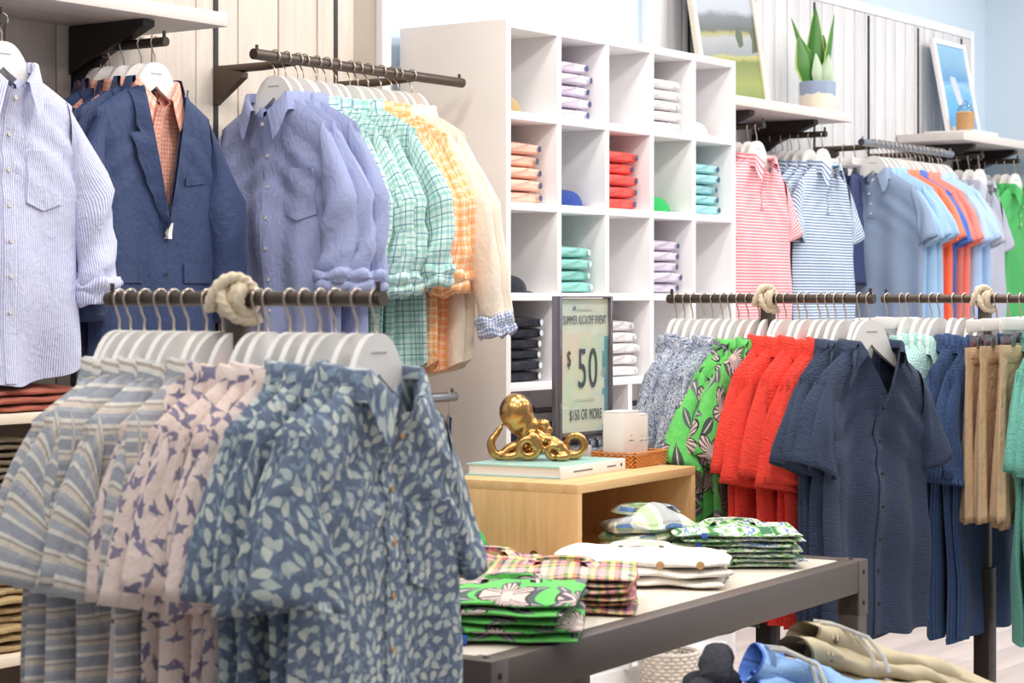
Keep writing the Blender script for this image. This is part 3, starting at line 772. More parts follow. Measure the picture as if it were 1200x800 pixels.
def lib_shorts(seed, L=.50, n=44, w=.19):
    r = np.random.RandomState(seed); out = []
    zt = -.135; A = np.linspace(0, 2*np.pi, n, endpoint=False)
    for sg in (-1, 1):
        P = []; UV = []; ph = r.uniform(0, 6.28, 5)
        for k in range(22):
            t = k/21; z = zt - .035 - t*(L-.035)
            hw = (w/2)*(1 + .22*t); cx = sg*(w/2)*(1+.30*t)
            ca = np.sign(np.cos(A))*np.abs(np.cos(A))**.8; b = .012 + .016*t
            f = (.006*np.sin(A*4 + ph[0]) + .004*np.sin(A*7 + ph[1]) + .003*np.sin(A*11+ph[2]))*(.25 + t)
            x = cx + (hw+f)*ca; y = (b + f)*np.sin(A) + .012*np.sin(x*22 + ph[3])*(.3+t)
            P.append(np.stack([x, y, np.full(n, z) + .005*t*np.sin(A*2+ph[4])], 1)); UV.append(np.stack([A*.08, np.full(n, z)], 1))
        q = P[-1]; c = q.mean(0); P.append(c + (q-c)*.95 + [0, 0, .012]); UV.append(UV[-1])
        out.append(('leg', (MB().grid(np.array(P), np.array(UV), True, flip=True, seam=True).mesh('leg'), None), 'main'))
    P = []; UV = []
    for z, b in ((0, .010), (-.004, .013), (-.034, .014), (-.05, .011)):
        ca = np.sign(np.cos(A))*np.abs(np.cos(A))**.7
        P.append(np.stack([ca*(w+.004), b*np.sin(A), np.full(n, zt+z)], 1)); UV.append(np.stack([A*.08, np.full(n, z)], 1))
    out.append(('waistband', (MB().grid(np.array(P), np.array(UV), True, flip=True, seam=True).mesh('waistband'), None), 'main'))
    return out

# ---- hangers: flat white wooden arches with a wire hook
def hanger_meshes():
    top = []; bot = []
    for x in np.linspace(-.202, .202, 33):
        q = abs(x)/.202
        ax = abs(x); top.append((x, -.056 - .086*(ax/.084)**2.6 if ax < .084 else -.142 - .078*((ax-.084)/.128)**1.05))
        bot.append((x, -.122 - .118*q**.9))
    poly = top + bot[::-1]
    m = MB(); n = len(top); V = []; F = []
    for sy in (-1, 1): V += [(x, sy*(.006-.0045*min(1, abs(x)/.2)**2), z) for x, z in top] + [(x, sy*(.006-.0045*min(1, abs(x)/.2)**2), min(z, zt-.012)) for (x, z), (_, zt) in zip(bot, top)]
    for i in range(n-1):
        F.append((i, i+1, n+i+1, n+i)); F.append((2*n+i, 3*n+i, 3*n+i+1, 2*n+i+1))
        F.append((i, 2*n+i, 2*n+i+1, i+1)); F.append((n+i, n+i+1, 3*n+i+1, 3*n+i))
    F += [(0, n, 3*n, 2*n), (n-1, 3*n-1, 4*n-1, 2*n-1)]
    m.add(V, F)
    return m.mesh('hanger_body', 'auto')
def hook_mesh(r=.0165, w=.0022, drop=.058):
    a = np.linspace(math.radians(-35), math.radians(190), 16)
    pts = [(r*math.cos(q), 0, r*math.sin(q)) for q in a]
    e = pts[-1]; pts += [(e[0]+.004, 0, -.014), (-.007, 0, -.026), (-.001, 0, -.036), (0, 0, -drop-.006)]
    return MB().tube(pts, w, 7).mesh('hook')
HB = hanger_meshes(); HK = hook_mesh(); HKW = hook_mesh(.0205)
CB = B(-.18, .18, -.006, .006, -.092, -.056, .004).mesh('hanger_body', 'auto')
CLIP = MB().box(-.011, .011, -.014, .014, -.018, .010, .002).box(-.004, .004, -.017, .017, -.004, .016, .001).mesh('clip', 'auto')
LOGO = B(-.022, .022, -.0008, 0, -.0014, .0014).mesh('printed_mark', 'auto')
MARK = plain('grey_print', srgb(168, 162, 158), .7)
def hanger(loc, rot, label, group, wide=False, clip=False, mark=False, mat=None, wire=None):
    t = thing('clothes_hanger', label, 'hanger', loc, rot, group)
    put('hanger_body', CB if clip else HB, mat or HANG, t)
    put('hook', HKW if wide else HK, wire or WIRE, t)
    if clip:
        for sx in (-.13, .13): put('clip', CLIP, STEEL, t, (sx, 0, -.118))
    elif mark: put('printed_mark', LOGO, MARK, t, (0, -.0062, -.088))
    return t
GN = dict(shortlong='short_sleeve_shirt', short='short_sleeve_shirt', camp='short_sleeve_shirt', polo='polo_shirt', long='long_sleeve_shirt', longcuff='long_sleeve_shirt', blazer='blazer', shorts='shorts', pinlong='long_sleeve_shirt', inner='dress_shirt')
GC = dict(shortlong='shirt', short='shirt', camp='shirt', polo='polo shirt', long='shirt', longcuff='shirt', blazer='blazer', shorts='shorts', pinlong='shirt', inner='shirt')
LIB = {}
def lib(kind, detail, var):
    k = (kind, detail, var)
    if k not in LIB:
        sd = 100*var + len(kind)
        LIB[k] = (lib_short(sd, detail=detail, tilt=(.006, -.008, .012)[var % 3]) if kind == 'short' else lib_short(sd, camp=True, detail=detail, L=.79) if kind == 'camp' else lib_short(sd, detail=detail, L=.845, tilt=(.006, -.008, .012)[var % 3]) if kind == 'shortlong' else lib_short(sd, polo=True, detail=detail, amp=.006) if kind == 'polo'
                  else lib_long(sd, detail) if kind == 'long' else lib_long(sd, detail, amp=.008, L=.82) if kind == 'pinlong' else lib_long(sd, detail, rolled=False, cuffmat='cuff') if kind == 'longcuff' else lib_blazer(sd, detail) if kind == 'blazer' else lib_shorts(sd) if kind == 'shorts' else [q for q in lib_long(sd, 1, L=.52, wt=.165, wp=.175, drop=.064, t1=.005, amp=.0015, tail=0) if q[0] not in ('sleeve', 'cuff')])
    return LIB[k]
def garment(kind, matkey, loc, rot, label, group, detail=0, var=0, btn=None, cuff=None, lab=None, sc=(1, 1, 1), dirt=None):
    t = thing(GN[kind], label, GC[kind], loc, rot, group, sc)
    M = FAB[matkey]; pk = sl = None
    for nm, (me, off), mk in lib(kind, detail, var):
        m = {'main': M, 'btn': btn or BTN, 'label': lab or LABEL, 'cuff': FAB[cuff or 'blue_gingham']}[mk]
        if nm == 'cuff': par = sl              # sub-parts: the cuff of a sleeve, the buttons of a placket
        elif nm == 'button': par = pk or t
        else: par = t
        o = put(nm, me, m, par, off)
        if nm == 'sleeve': sl = o
        if nm == 'placket': pk = o
        if off: o.rotation_euler = (math.pi/2, 0, 0)
    return t
def rail_run(p0, step, rot, z, runs, where, wide=False, jit=8, ysc=1.0):
    """hang garments along a rail: p0 is the hook of the garment nearest the shop floor end, step the offset to the next.
    runs = (kind, cloth, count, description, detail of the facing one, clip hanger?)"""
    i = 0; last = -1
    for kind, mk, cnt, desc, opt in runs:
        for k in range(cnt):
            first = (i == 0)
            sp = opt.get('space', 1.0)
            x, y = p0[0] + step[0]*(i + .0), p0[1] + step[1]*(i + .0)
            jj = rng.uniform(-.22, .22); x += step[0]*jj; y += step[1]*jj
            ang = rot + (math.radians(opt.get('yaw', 0)) if first else math.radians(rng.uniform(-jit, jit) + opt.get('ryaw', 0)))
            single = cnt == 1
            if k == 0: lb = desc + (' facing outwards at the end of ' + where if first else (' on ' + where if single else ', first of its run on ' + where))
            else: lb = f'{desc}, {ORD[k]} of its run on {where}'
            hl = f'white hanger of the ' + (desc if single else f'{ORD[k]} {desc}') + f' on {where}'
            det = opt.get('detail', 2) if first or (k == 0 and opt.get('face')) else (1 if k < 2 and opt.get('face') else 0)
            var = opt.get('vars', (0, 1, 2)); v = var[0] if first else (rng.choice([q for q in range(5) if q != last]) if kind in ('short', 'shortlong', 'camp', 'long', 'polo') else var[(k*2 + len(mk)) % len(var)]); last = v
            roll = 0 if first else math.radians(rng.uniform(-2.6, 2.6)); ang = (0, roll, ang)
            hanger((x, y, z), ang, hl, 'white hangers on ' + where, wide, clip=kind == 'shorts', mark=det >= 2)
            garment(kind, mk, (x, y, z + (0 if kind != 'shorts' else 0)), ang, lb, f'{desc} run on {where}', det, v, btn=opt.get('btn'), cuff=opt.get('cuff'),
                    lab=opt.get('lab'), sc=(1*opt.get('sx', 1), (opt.get('fy', 1.6) if first else ysc), rng.uniform(.982, 1.0)))
            i += 1

# ------------------------------------------------------------------ hanging merchandise
def along(n, L): return L/(n-1)
# floor rack A: leaf print facing out, bird print, stripes
n = 17; st = (RA[2]-RA[1]-.045)/(n-1)
rail_run((RA[0], RA[1]+.022), (0, st), 0, 1.4, [
    ('short', 'leaf', 5, 'slate blue leaf-print shirt', dict(btn=WBTN, vars=(0, 1, 2), lab=LABELW, yaw=6)),
    ('short', 'crane', 5, 'peach bird-print shirt', dict(vars=(1, 2, 0))),
    ('short', 'stripe', 7, 'blue and beige striped shirt', dict(vars=(2, 0, 1)))], 'the leaf-print rack', ysc=1.1)
# floor rack B
n = 21; st = (RB[2]-RB[1]-.04)/(n-1)
rail_run((RB[0], RB[1]+.018), (0, st), 0, 1.4, [
    ('camp', 'navy_s', 4, 'navy textured shirt', dict(vars=(0, 1), btn=BLACKP, yaw=-14, ryaw=-4)),
    ('short', 'coral', 7, 'coral red textured shirt', dict(vars=(0, 1, 2), sz=1.04)),
    ('camp', 'hib', 4, 'green hibiscus-print shirt', dict(vars=(1, 0))),
    ('short', 'gprint', 6, 'grey and white mottled shirt', dict(vars=(1, 2, 0)))], 'the coral and navy rack', ysc=1.0, jit=5.5)
# floor rack C
n = 19; st = (RC[2]-RC[1]-.04)/(n-1)
rail_run((RC[0], RC[1]+.018), (0, st), 0, 1.4, [
    ('shortlong', 'teal_s', 5, 'teal textured shirt', dict(vars=(0, 1, 2), sz=1.10)),
    ('shorts', 'tan', 4, 'pair of tan shorts', dict(vars=(0, 1))),
    ('shortlong', 'blue_s', 4, 'deep blue textured shirt', dict(vars=(1, 2, 0), sz=1.12)),
    ('short', 'aqua_s', 4, 'pale aqua textured shirt', dict(vars=(2, 0, 1), sz=1.0)),
    ('shorts', 'navy_print', 2, 'pair of navy dotted shorts', dict(vars=(0, 1)))], 'the tan shorts rack', ysc=1.0)
# wall arms
FY = WY-.046-.335
rail_run((3.615, FY-.01), (0, .040), math.radians(2), ZR, [('pinlong', 'pin', 4, 'white pinstripe long-sleeve shirt', dict(vars=(0, 1), btn=BTN, lab=LABELW, yaw=-9, ryaw=-6))], 'the low shelf arm', jit=2)
st = .052
rail_run((4.19, FY+.03), (0, st), math.radians(1), ZR, [('blazer', 'suit', 5, 'navy blazer', dict(vars=(0,), btn=BLACKP, lab=LABELW, fy=1.4))], 'the blazer arm', jit=1.5, ysc=.9)
for k in range(5):
    lb = 'peach gingham shirt worn inside the outward-facing navy blazer' if k == 0 else f'peach gingham shirt worn inside the {ORD[k]} navy blazer'
    garment('inner', 'peach_gingham', (4.19, FY +.03 + st*k - .002, ZR+.004), math.radians(1), lb, 'peach gingham shirts inside the blazers', 1, 3, sc=(1, 1.0, 1))
rail_run((7.65, FY), (0, .05), math.radians(-2), ZR-.008, [('polo', 'pinkst', 6, 'pink striped polo', dict(vars=(0, 1)))], 'the arm beside the cubby unit')
rail_run((8.21, FY), (0, .05), math.radians(-2), ZR-.008, [('polo', 'bluest', 4, 'pale blue striped polo', dict(vars=(0, 1))), ('polo', 'navyst', 2, 'navy striped polo', dict(vars=(1,)))], 'the blue striped polo arm')
rail_run((9.93, FY), (0, .05), math.radians(-4), ZR-.01, [('polo', 'greyp', 2, 'grey polo', dict(vars=(0, 1))), ('polo', 'whitep', 3, 'white polo', dict(vars=(1, 0))), ('polo', 'navyp', 1, 'navy polo', dict(vars=(1,)))], 'the corner arm')
rail_run((10.40, FY), (0, .05), math.radians(-4), ZR-.01, [('polo', 'greenp', 3, 'green polo', dict(vars=(0, 1))), ('polo', 'navyp', 2, 'dark navy polo', dict(vars=(1,)))], 'the last arm by the far wall')
# wall bars: clothes face along the wall
BYY = WY-.046-.334
rail_run((4.66, BYY), (.0505, 0), -math.pi/2, 2.122, [
    ('long', 'cham', 4, 'lavender blue chambray shirt', dict(vars=(0, 1, 2), btn=BTN, lab=LABELW, fy=1.5)),
    ('long', 'aqua_plaid', 5, 'aqua plaid shirt', dict(vars=(1, 2, 0))),
    ('long', 'orange_plaid', 3, 'orange plaid shirt', dict(vars=(2, 0))),
    ('longcuff', 'cream', 2, 'cream long-sleeve shirt with gingham cuffs', dict(vars=(0,), cuff='blue_gingham'))], 'the chambray wall bar', wide=True, ysc=1.35, jit=8)
rail_run((8.74, BYY), (.050, 0), -math.pi/2, 2.108, [
    ('polo', 'greyblue', 1, 'slate grey-blue polo', dict(vars=(0,), lab=LABELW)),
    ('polo', 'lightblue', 3, 'light blue polo', dict(vars=(1, 0))),
    ('polo', 'coralp', 3, 'orange coral polo', dict(vars=(0, 1))),
    ('polo', 'royal', 2, 'royal blue polo', dict(vars=(1, 0))),
    ('polo', 'salmon', 3, 'salmon pink polo', dict(vars=(0, 1))),
    ('polo', 'skyp', 3, 'pale sky blue polo', dict(vars=(1, 0))),
    ('polo', 'greyp', 1, 'soft grey polo', dict(vars=(0,)))], 'the polished wall bar', wide=True, ysc=1.25, jit=3)
# navy shorts clipped on the near arm of that bar
for k in range(3):
    y = WY-.046-.27 + k*.06
    hanger((8.80, y, 2.10), .05, f'white clip hanger of the {ORD[k]} pair of navy shorts by the striped polos', 'clip hangers on the wall bar arm', False, True)
    garment('shorts', 'navy_t', (8.80, y, 2.10), .05, f'{ORD[k]} pair of navy shorts clipped beside the blue striped polos', 'navy shorts on the wall bar arm', 0, k % 2)
# belt hanging at the end of the lower bar
t = thing('hanging_belt', 'navy braided belt hanging on a wire hook from the lower wall bar', 'belt', (5.53, BYY, 1.075), .6)
put('hook', HKW, WIRE, t, None, None, (1, 1, 1.2))
put('strap', MB().tube([(0, 0, -.07), (.012, 0, -.10), (.016, 0, -.18), (.008, 0, -.27), (-.006, 0, -.285), (-.016, 0, -.2), (-.012, 0, -.11), (0, 0, -.075)], .0075, 8, False, 160, .2), FAB['navyp'], t)
put('buckle', MB().tube([(.02*math.cos(a), .004, -.085+.022*math.sin(a)) for a in np.linspace(0, 6.28, 16)], .004, 6, False), STEEL, t)
put('leather_tip', B(-.011, .011, -.004, .004, -.31, -.275, .002), plain('brown_leather', srgb(120, 66, 58), .5), t)
# black hangers inside the cubby unit's open bay
for k in range(9):
    x = UX + .10 + k*.042
    hanger((x, UY+.2, 1.0), -math.pi/2 + rng.uniform(-.05, .05), f'black clip hanger, {ORD[k]} from the side panel inside the open bay', 'black hangers in the open bay', False, True, mat=BLACKP, wire=WIRED)
for k in range(6):
    x = UX + .62 + k*.05
    hanger((x, UY+.2, 1.0), -math.pi/2, f'black clip hanger of the {ORD[k]} mottled shorts in the open bay', 'shorts hangers in the open bay', False, True, mat=BLACKP, wire=WIRED)
    garment('shorts', 'gprint', (x, UY+.2, 1.0), -math.pi/2, f'{ORD[k]} pair of mottled grey shorts hanging in the open bay', 'mottled shorts in the open bay', 0, k % 2)

# ------------------------------------------------------------------ folded goods
def folded_mesh(w, d, h, seed, layers=2, wob=.004, nx=22, n=40, roll=.5, dome=.25, skew=0.0, ze=.8):
    r = np.random.RandomState(seed); ph = r.uniform(0, 6.28, 10); A = np.linspace(0, 2*np.pi, n, endpoint=False)
    xs = np.concatenate([[-1, -.985, -.95], np.linspace(-.9, .9, nx), [.95, .985, 1]]); P = []; UV = []
    for sx in xs:
        e = max(0, 1-abs(sx)**18)**.5; ca, sa = np.cos(A), np.sin(A)
        y = d/2*np.sign(ca)*np.abs(ca)**.45; z = h/2*np.sign(sa)*np.abs(sa)**ze
        gro = np.abs(np.cos(np.pi*layers*(z/h + .5)))        # recessed joints between the folded layers at front and back edges
        edge = np.abs(ca)**3
        y = y - np.sign(ca)*edge*(1-gro)**1.5*h*.22*roll
        x = sx*w/2 + 0*A
        f = wob*(np.sin(x*31 + y*17 + ph[0]) + .7*np.sin(x*19 - y*41 + ph[1]) + .5*np.sin(x*60 + ph[2] + y*9))
        top = np.clip(z/h + .5, 0, 1)
        z = z*(.35 + .65*e) + f*top*.5 + dome*h*top*(1-(sx**2))*(1-(2*y/d)**2)
        y = y*(.97 + .03*e) + f*.9 + skew*x; x = x + wob*.8*np.sin(y*30 + ph[3])*np.abs(sx)**4
        P.append(np.stack([x, y, z + h/2], 1)); UV.append(np.stack([x, A*.06 + y*.6], 1))
    mb = MB(); k0 = 0; mb.grid(np.array(P), np.array(UV), True, flip=False)
    m = len(xs); mb.f.append(tuple(range(n))[::1]); mb.f.append(tuple((m-1)*n+i for i in range(n))[::-1])
    me = mb.mesh('folded_cloth')
    bm = bmesh.new(); bm.from_mesh(me); bmesh.ops.recalc_face_normals(bm, faces=bm.faces); bm.to_mesh(me); bm.free()
    return me
STM = MB().lathe([(.011, 0), (.011, .0012)], 14).mesh('size_sticker', 'auto')
FP = [folded_mesh(.225, .30, .052, s_, 1, .0030, roll=.45, dome=.06, ze=.5) for s_ in (1, 2, 3)]
CREASE = {}
def cubby_stack(r, c, mk, word, n, hh, sticker, dx=0.0, rowname='top'):
    z = CZ[r]; x0 = UX + c*UP + UT + .14 + dx
    for k in range(n):
        pos = 'topmost' if k == n-1 else ('bottom' if k == 0 else f'{ORD[k]}-from-bottom')
        t = thing('folded_polo', f'{pos} {word} folded polo in the {rowname} cubby row', 'folded shirt', (x0 + rng.uniform(-.008, .008), UY+.19 + rng.uniform(-.012, .012), z), rng.uniform(-.05, .05), f'{word} folded polos in the {rowname} cubby row')
        put('folded_body', FP[(k+r+c) % 3], FAB[mk], t, None, None, (1, 1, hh/.052))
        # sleeve fold lying slantwise across the front roll, and the round size sticker
        zc = hh*.52
        put('front_fold', MB().tube([(-.11, -.153, zc*.55), (-.05, -.1575, zc*.9), (.0, -.156, zc*1.35), (.04, -.148, zc*1.8)], [.001, .0018, .0018, .001], 6), FAB[mk], t)
        put('size_sticker', STM, sticker, t, (.090, -.1535, zc), (math.pi/2, 0, .1))
        z += hh
    return z
cubby_stack(0, 1, 'lav', 'lavender', 5, .042, STK, 0, 'top')
cubby_stack(0, 3, 'white', 'white', 5, .040, STKW, 0, 'top')
cubby_stack(1, 0, 'peach', 'peach', 5, .042, STK, 0, 'second')
cubby_stack(1, 2, 'coralf', 'coral red', 5, .043, STK, 0, 'second')
cubby_stack(1, 4, 'aquaf', 'aqua', 5, .040, STK, 0, 'second')
cubby_stack(2, 1, 'mint', 'mint green', 4, .041, STKW, 0, 'third')
cubby_stack(2, 3, 'lav', 'pale lavender', 5, .040, STK, 0, 'third')
cubby_stack(3, 0, 'blackf', 'black', 6, .037, STKW, 0, 'fourth')
cubby_stack(3, 2, 'white', 'bright white', 5, .041, STKW, 0, 'fourth')
cubby_stack(3, 1, 'mint', 'pale mint', 4, .041, STKW, 0, 'fourth')

def cap(loc, rot, crown, brim, label, patch=None):
    t = thing('baseball_cap', label, 'cap', loc, rot, 'caps in the cubby unit' if loc[2] > 1 else None, (.92, .92, .62))
    pr = [(.082*math.cos(a)**.7 if a < 1.57 else .0005, .098*math.sin(a)) for a in np.linspace(0, 1.5707, 10)]
    m = MB().lathe([(.080, 0)] + pr[:-1] + [(.002, .098)], 24)
    put('crown', m, FAB[crown], t)
    X = np.linspace(-1, 1, 15); rows = []
    for q, dz in ((0, 0), (.5, .004), (1, 0), (1.0, -.004), (.5, -.001), (0, -.005)):
        a = X*1.15; r_ = .080 + .07*q*np.cos(a*1.2)
        rows.append(np.stack([np.sin(a)*(.080 + .012*q), -np.cos(a)*r_, .008 + dz - .018*np.abs(X)**2*q], 1))
    put('brim', MB().grid(np.array(rows)), FAB[brim], t)
    put('top_button', MB().lathe([(.008, .096), (.006, .101), (.001, .103)], 10), FAB[crown], t)
    if patch:
        put('front_patch', MB().grid(np.array([[(math.sin(b)*(.083-.02*(q/.05)**2), -math.cos(b)*(.083-.02*(q/.05)**2), .022+q) for b in np.linspace(-.38, .38, 7)] for q in (0, .02, .045)])), patch, t)
    return t
REDP = plain('red_patch', srgb(206, 74, 66), .7)
cap((UX+.10, UY+.10, CZ[0]), 2.6, 'khaki', 'khaki', 'olive tan cap alone in the first top cubby')
cap((UX+4*UP+.155, UY+.11, CZ[0]), 1.3, 'white', 'olive', 'white cap with red patch and olive brim in the last top cubby', REDP)
cap((UX+UP+.172, UY+.10, CZ[1]), 1.6, 'capblue', 'capblue', 'blue cap with white patch beside the peach polos', LABELW)
cap((UX+3*UP+.160, UY+.10, CZ[1]), 1.5, 'capgreen', 'capgreen', 'bright green cap beside the coral red polos')
cap((UX+.132, UY+.10, CZ[2]), 1.6, 'black', 'black', 'black cap above the black folded polos')

# stacks on the low shelf unit
FT = [folded_mesh(.36, .30, .020, 20+s_, 1, .006, roll=.6, dome=.3) for s_ in range(4)]
def trouser_stack(x, y, z, mk, word, n, hh, name, cat, where, jig=.012):
    for k in range(n):
        pos = 'topmost' if k == n-1 else ('bottom' if k == 0 else f'{ORD[k]}-from-bottom')
        o = put(name, FT[k % 4], FAB[mk], None, (x + rng.uniform(-jig, jig), y + rng.uniform(-jig, jig)*.6, z), rng.uniform(-.05, .05), (1, 1, hh/.020))
        tag(o, f'{pos} {word} in {where}', cat, f'{word} stack in {where}'); z += hh*1.02
    return z
zz = trouser_stack(3.52, 4.31, .794, 'lightk', 'light stone folded trousers', 6, .019, 'folded_trousers', 'folded trousers', 'the low shelf unit')
trouser_stack(3.51, 4.31, zz+.003, 'olive', 'dark taupe folded trousers', 7, .0185, 'folded_trousers', 'folded trousers', 'the low shelf unit')
trouser_stack(3.53, 4.31, .489, 'khaki', 'khaki folded shorts', 8, .024, 'folded_shorts', 'folded shorts', 'the low shelf unit', .02)
trouser_stack(3.72, 4.31, 1.106, 'rust', 'rust red folded trousers', 3, .020, 'folded_trousers', 'folded trousers', 'the top of the low shelf unit')

# stacks on the display table
def table_stack(x, y, z, rot, w, d, hh, n, mk, word, seeds, wob=.006, layers=2, topdome=.5, extra=None, where='the display table'):
    for k in range(n):
        topm = k == n-1
        me = folded_mesh(w*(1+rng.uniform(-.03, .03)), d, hh, seeds+k, layers, wob, nx=26, dome=topdome if topm else .08, roll=1.3)
        pos = 'topmost' if topm else ('bottom' if k == 0 else f'{ORD[k]}-from-bottom')
        t = thing('folded_shirt', f'{pos} {word} folded shirt on {where}', 'folded shirt', (x + rng.uniform(-.010, .010), y + rng.uniform(-.010, .010), z), rot + rng.uniform(-.08, .08), f'{word} folded shirts on {where}')
        put('folded_body', me, FAB[mk], t)
        if topm:
            # the folded-down collar lying on top
            a = np.linspace(-2.3, 2.3, 25); P = []
            for q, zq in ((1.0, .0), (1.0, .012), (1.25, .014), (1.6, .002)):
                P.append(np.stack([np.sin(a)*.055*q, np.cos(a)*.05*q + d*.12, np.full(25, hh*(1+topdome*.8)-.004 + zq) - .004*np.abs(a)*(q-1)], 1))
            put('collar', MB().grid(np.array(P), np.dstack(np.meshgrid(a*.03, np.arange(4)*.02))), FAB[mk], t)
        if extra: extra(t, k, n, w, d, hh)
        z += hh*.98
    return z
def blue_tab(t, k, n, w, d, hh):
    if k % 2 == 0: put('blue_tag', B(-w*.30, -w*.30+.014, -d/2-.004, -d/2+.003, hh*.1, hh*1.05, .001), plain('blue_ribbon_%d' % len(bpy.data.materials), srgb(52, 96, 196), .6), t)
def wood_btn(t, k, n, w, d, hh):
    if k == n-1:
        for q in (.04, .13): put('button', MB().lathe([(.009, 0), (.0095, .002), (.006, .0035)], 14), WBTN, t, (q, -d/2-.006, hh*.55), (math.pi/2, 0, 0))
ZT = TZ + .0005
D = math.radians
table_stack(3.33, 2.39, ZT, D(-60), .28, .36, .017, 5, 'hib', 'green hibiscus-print', 200, .004, extra=blue_tab)
table_stack(3.668, 2.498, ZT, D(-62), .33, .27, .0135, 6, 'madras', 'pink and green madras', 220, .004)
table_stack(3.84, 2.83, ZT, D(-50), .27, .18, .020, 3, 'madras', 'crumpled madras', 260, .010)
table_stack(4.115, 2.562, ZT, D(-58), .40, .30, .021, 3, 'whites', 'white linen', 240, .009, extra=wood_btn)
table_stack(4.53, 2.555, ZT, D(-57), .30, .28, .0125, 7, 'tropic', 'tropical print', 250, .004, extra=blue_tab)
table_stack(4.40, 2.715, ZT, D(-28), .22, .14, .026, 4, 'tropic2', 'blue and green watercolour plaid', 270, .011, topdome=1.3)
cap((3.90, 2.945, TZ+.064), 2.2, 'capgreen', 'capgreen', 'bright green cap resting on the crumpled madras shirts beside the box')

# ------------------------------------------------------------------ things on the box
t = thing('coffee_table_book', 'white coffee-table book with a teal cover under the golden octopus', 'book', (4.21, 2.858, BZ), .10)
BK = plain('teal_book_cover', srgb(168, 214, 206), .3, var=.1, sc=9)
put('page_block', B(.004, .336, .006, .262, .004, .026), PAPER, t)
put('back_cover', B(0, .342, 0, .268, 0, .004), BK, t)
put('front_cover', B(0, .342, 0, .268, .026, .030), BK, t)
put('spine', B(-.001, .343, -.004, .003, 0, .030, .001), PAPER, t)
LETT = plain('grey_lettering', srgb(120, 120, 124), .6); LETD = plain('slate_lettering', srgb(64, 76, 92), .6)
put('spine_marks', MB().box(.06, .16, -.0045, -.0035, .013, .017).box(.24, .29, -.0045, -.0035, .013, .017), LETT, t)
put('spine_emblem', MB().lathe([(.005, 0), (.005, .0006)], 10), LETD, t, (.32, -.0038, .015), (math.pi/2, 0, 0))

GOLD = Mat('gold_glaze', .27, 1.0); k_ = GOLD.obj()
GOLD.base(GOLD.mix(GOLD.noise(k_, 26, 4), srgb(166, 114, 58), srgb(226, 184, 118))); GOLD.bump(GOLD.noise(k_, 60, 3), .15, .002)
def octopus():
    m = MB()
    def ell(c, r, n=20):
        th = np.linspace(.02, np.pi-.02, n); ph = np.linspace(0, 2*np.pi, n, endpoint=False)
        P = np.array([[(c[0]+r[0]*math.sin(a)*math.cos(b), c[1]+r[1]*math.sin(a)*math.sin(b), c[2]+r[2]*math.cos(a)) for b in ph] for a in th])
        k0 = m.n; m.grid(P, None, True, flip=True); m.f.append(tuple(k0+i for i in range(n))); m.f.append(tuple(k0+(n-1)*n+i for i in range(n))[::-1])
    ell((-.050, 0, .122), (.043, .041, .047)); ell((-.038, 0, .100), (.038, .036, .040)); ell((-.018, -.002, .080), (.030, .030, .034)); ell((0, 0, .048), (.046, .042, .034))
    ell((.020, -.016, .090), (.017, .015, .015)); ell((.012, .020, .088), (.016, .015, .014)); ell((.030, -.018, .076), (.014, .013, .012))
    def arm(pts, r0, r1, nn=60):
        pts = np.array(pts, float); t0 = np.linspace(0, 1, len(pts)); tt = np.linspace(0, 1, nn)
        # Catmull-Rom through the points
        Q = []
        for t_ in tt:
            f = t_*(len(pts)-1); i = min(int(f), len(pts)-2); q = f-i
            p0, p1, p2, p3 = pts[max(i-1, 0)], pts[i], pts[i+1], pts[min(i+2, len(pts)-1)]
            Q.append(.5*((2*p1) + (p2-p0)*q + (2*p0-5*p1+4*p2-p3)*q*q + (3*p1-p0-3*p2+p3)*q**3))
        m.tube(Q, r0 + (r1-r0)*tt, 12)
    def coil(cx, cy, cz, R, a0, turns, r0, r1, start=None, sgn=1, dy=0.0):
        a = np.linspace(0, turns*2*np.pi, int(18*turns)+4); rr = R*(1-.50*np.linspace(0, 1, len(a))**1.2)
        pts = [start] if start else []
        pts += [(cx + sgn*rr_*math.cos(a0+q), cy - dy*q, cz + rr_*math.sin(a0+q)) for rr_, q in zip(rr, a)]
        arm(pts, r0, r1, 110)
    coil(-.020, -.045, .036, .0285, 1.9, 1.25, .0135, .008, (.0, -.02, .06), -1, .001)     # big ring in front
    coil(.098, -.004, .040, .031, -2.6, 1.05, .0135, .006, (.035, -.002, .030), 1)         # ring at the right
    arm([(-.02, -.01, .04), (-.060, -.012, .030), (-.085, -.015, .013), (-.106, -.018, .018), (-.113, -.016, .045), (-.100, -.012, .066), (-.090, -.010, .082), (-.093, -.01, .086)], .017, .006)
    coil(.045, -.042, .026, .020, 2.2, 1.1, .0115, .007, (.02, -.02, .05), -1, .001)
    arm([(.01, -.02, .055), (.045, -.035, .050), (.070, -.042, .030), (.078, -.046, .012), (.062, -.060, .010), (.050, -.058, .012)], .013, .008)
    arm([(-.01, .02, .04), (-.05, .045, .022), (-.085, .05, .012), (-.10, .035, .014)], .014, .007)
    arm([(.01, .02, .04), (.05, .05, .020), (.09, .045, .012), (.115, .03, .016), (.118, .02, .03)], .014, .007)
    arm([(0, -.02, .04), (-.045, -.045, .016), (-.075, -.052, .011), (-.085, -.04, .012)], .013, .007)
    return m
o = put('octopus_figurine', octopus(), GOLD.mat, None, (4.372, 3.045, BZ+.0305), TH - math.pi/2)
for mn, kw in (('REMESH', dict(mode='VOXEL', voxel_size=.0034, use_smooth_shade=True)), ('SMOOTH', dict(factor=.6, iterations=3))):
    md = o.modifiers.new(mn.lower(), mn)
    for a_, b_ in kw.items(): setattr(md, a_, b_)
tag(o, 'shiny golden octopus figurine with curled arms resting on the book', 'figurine')

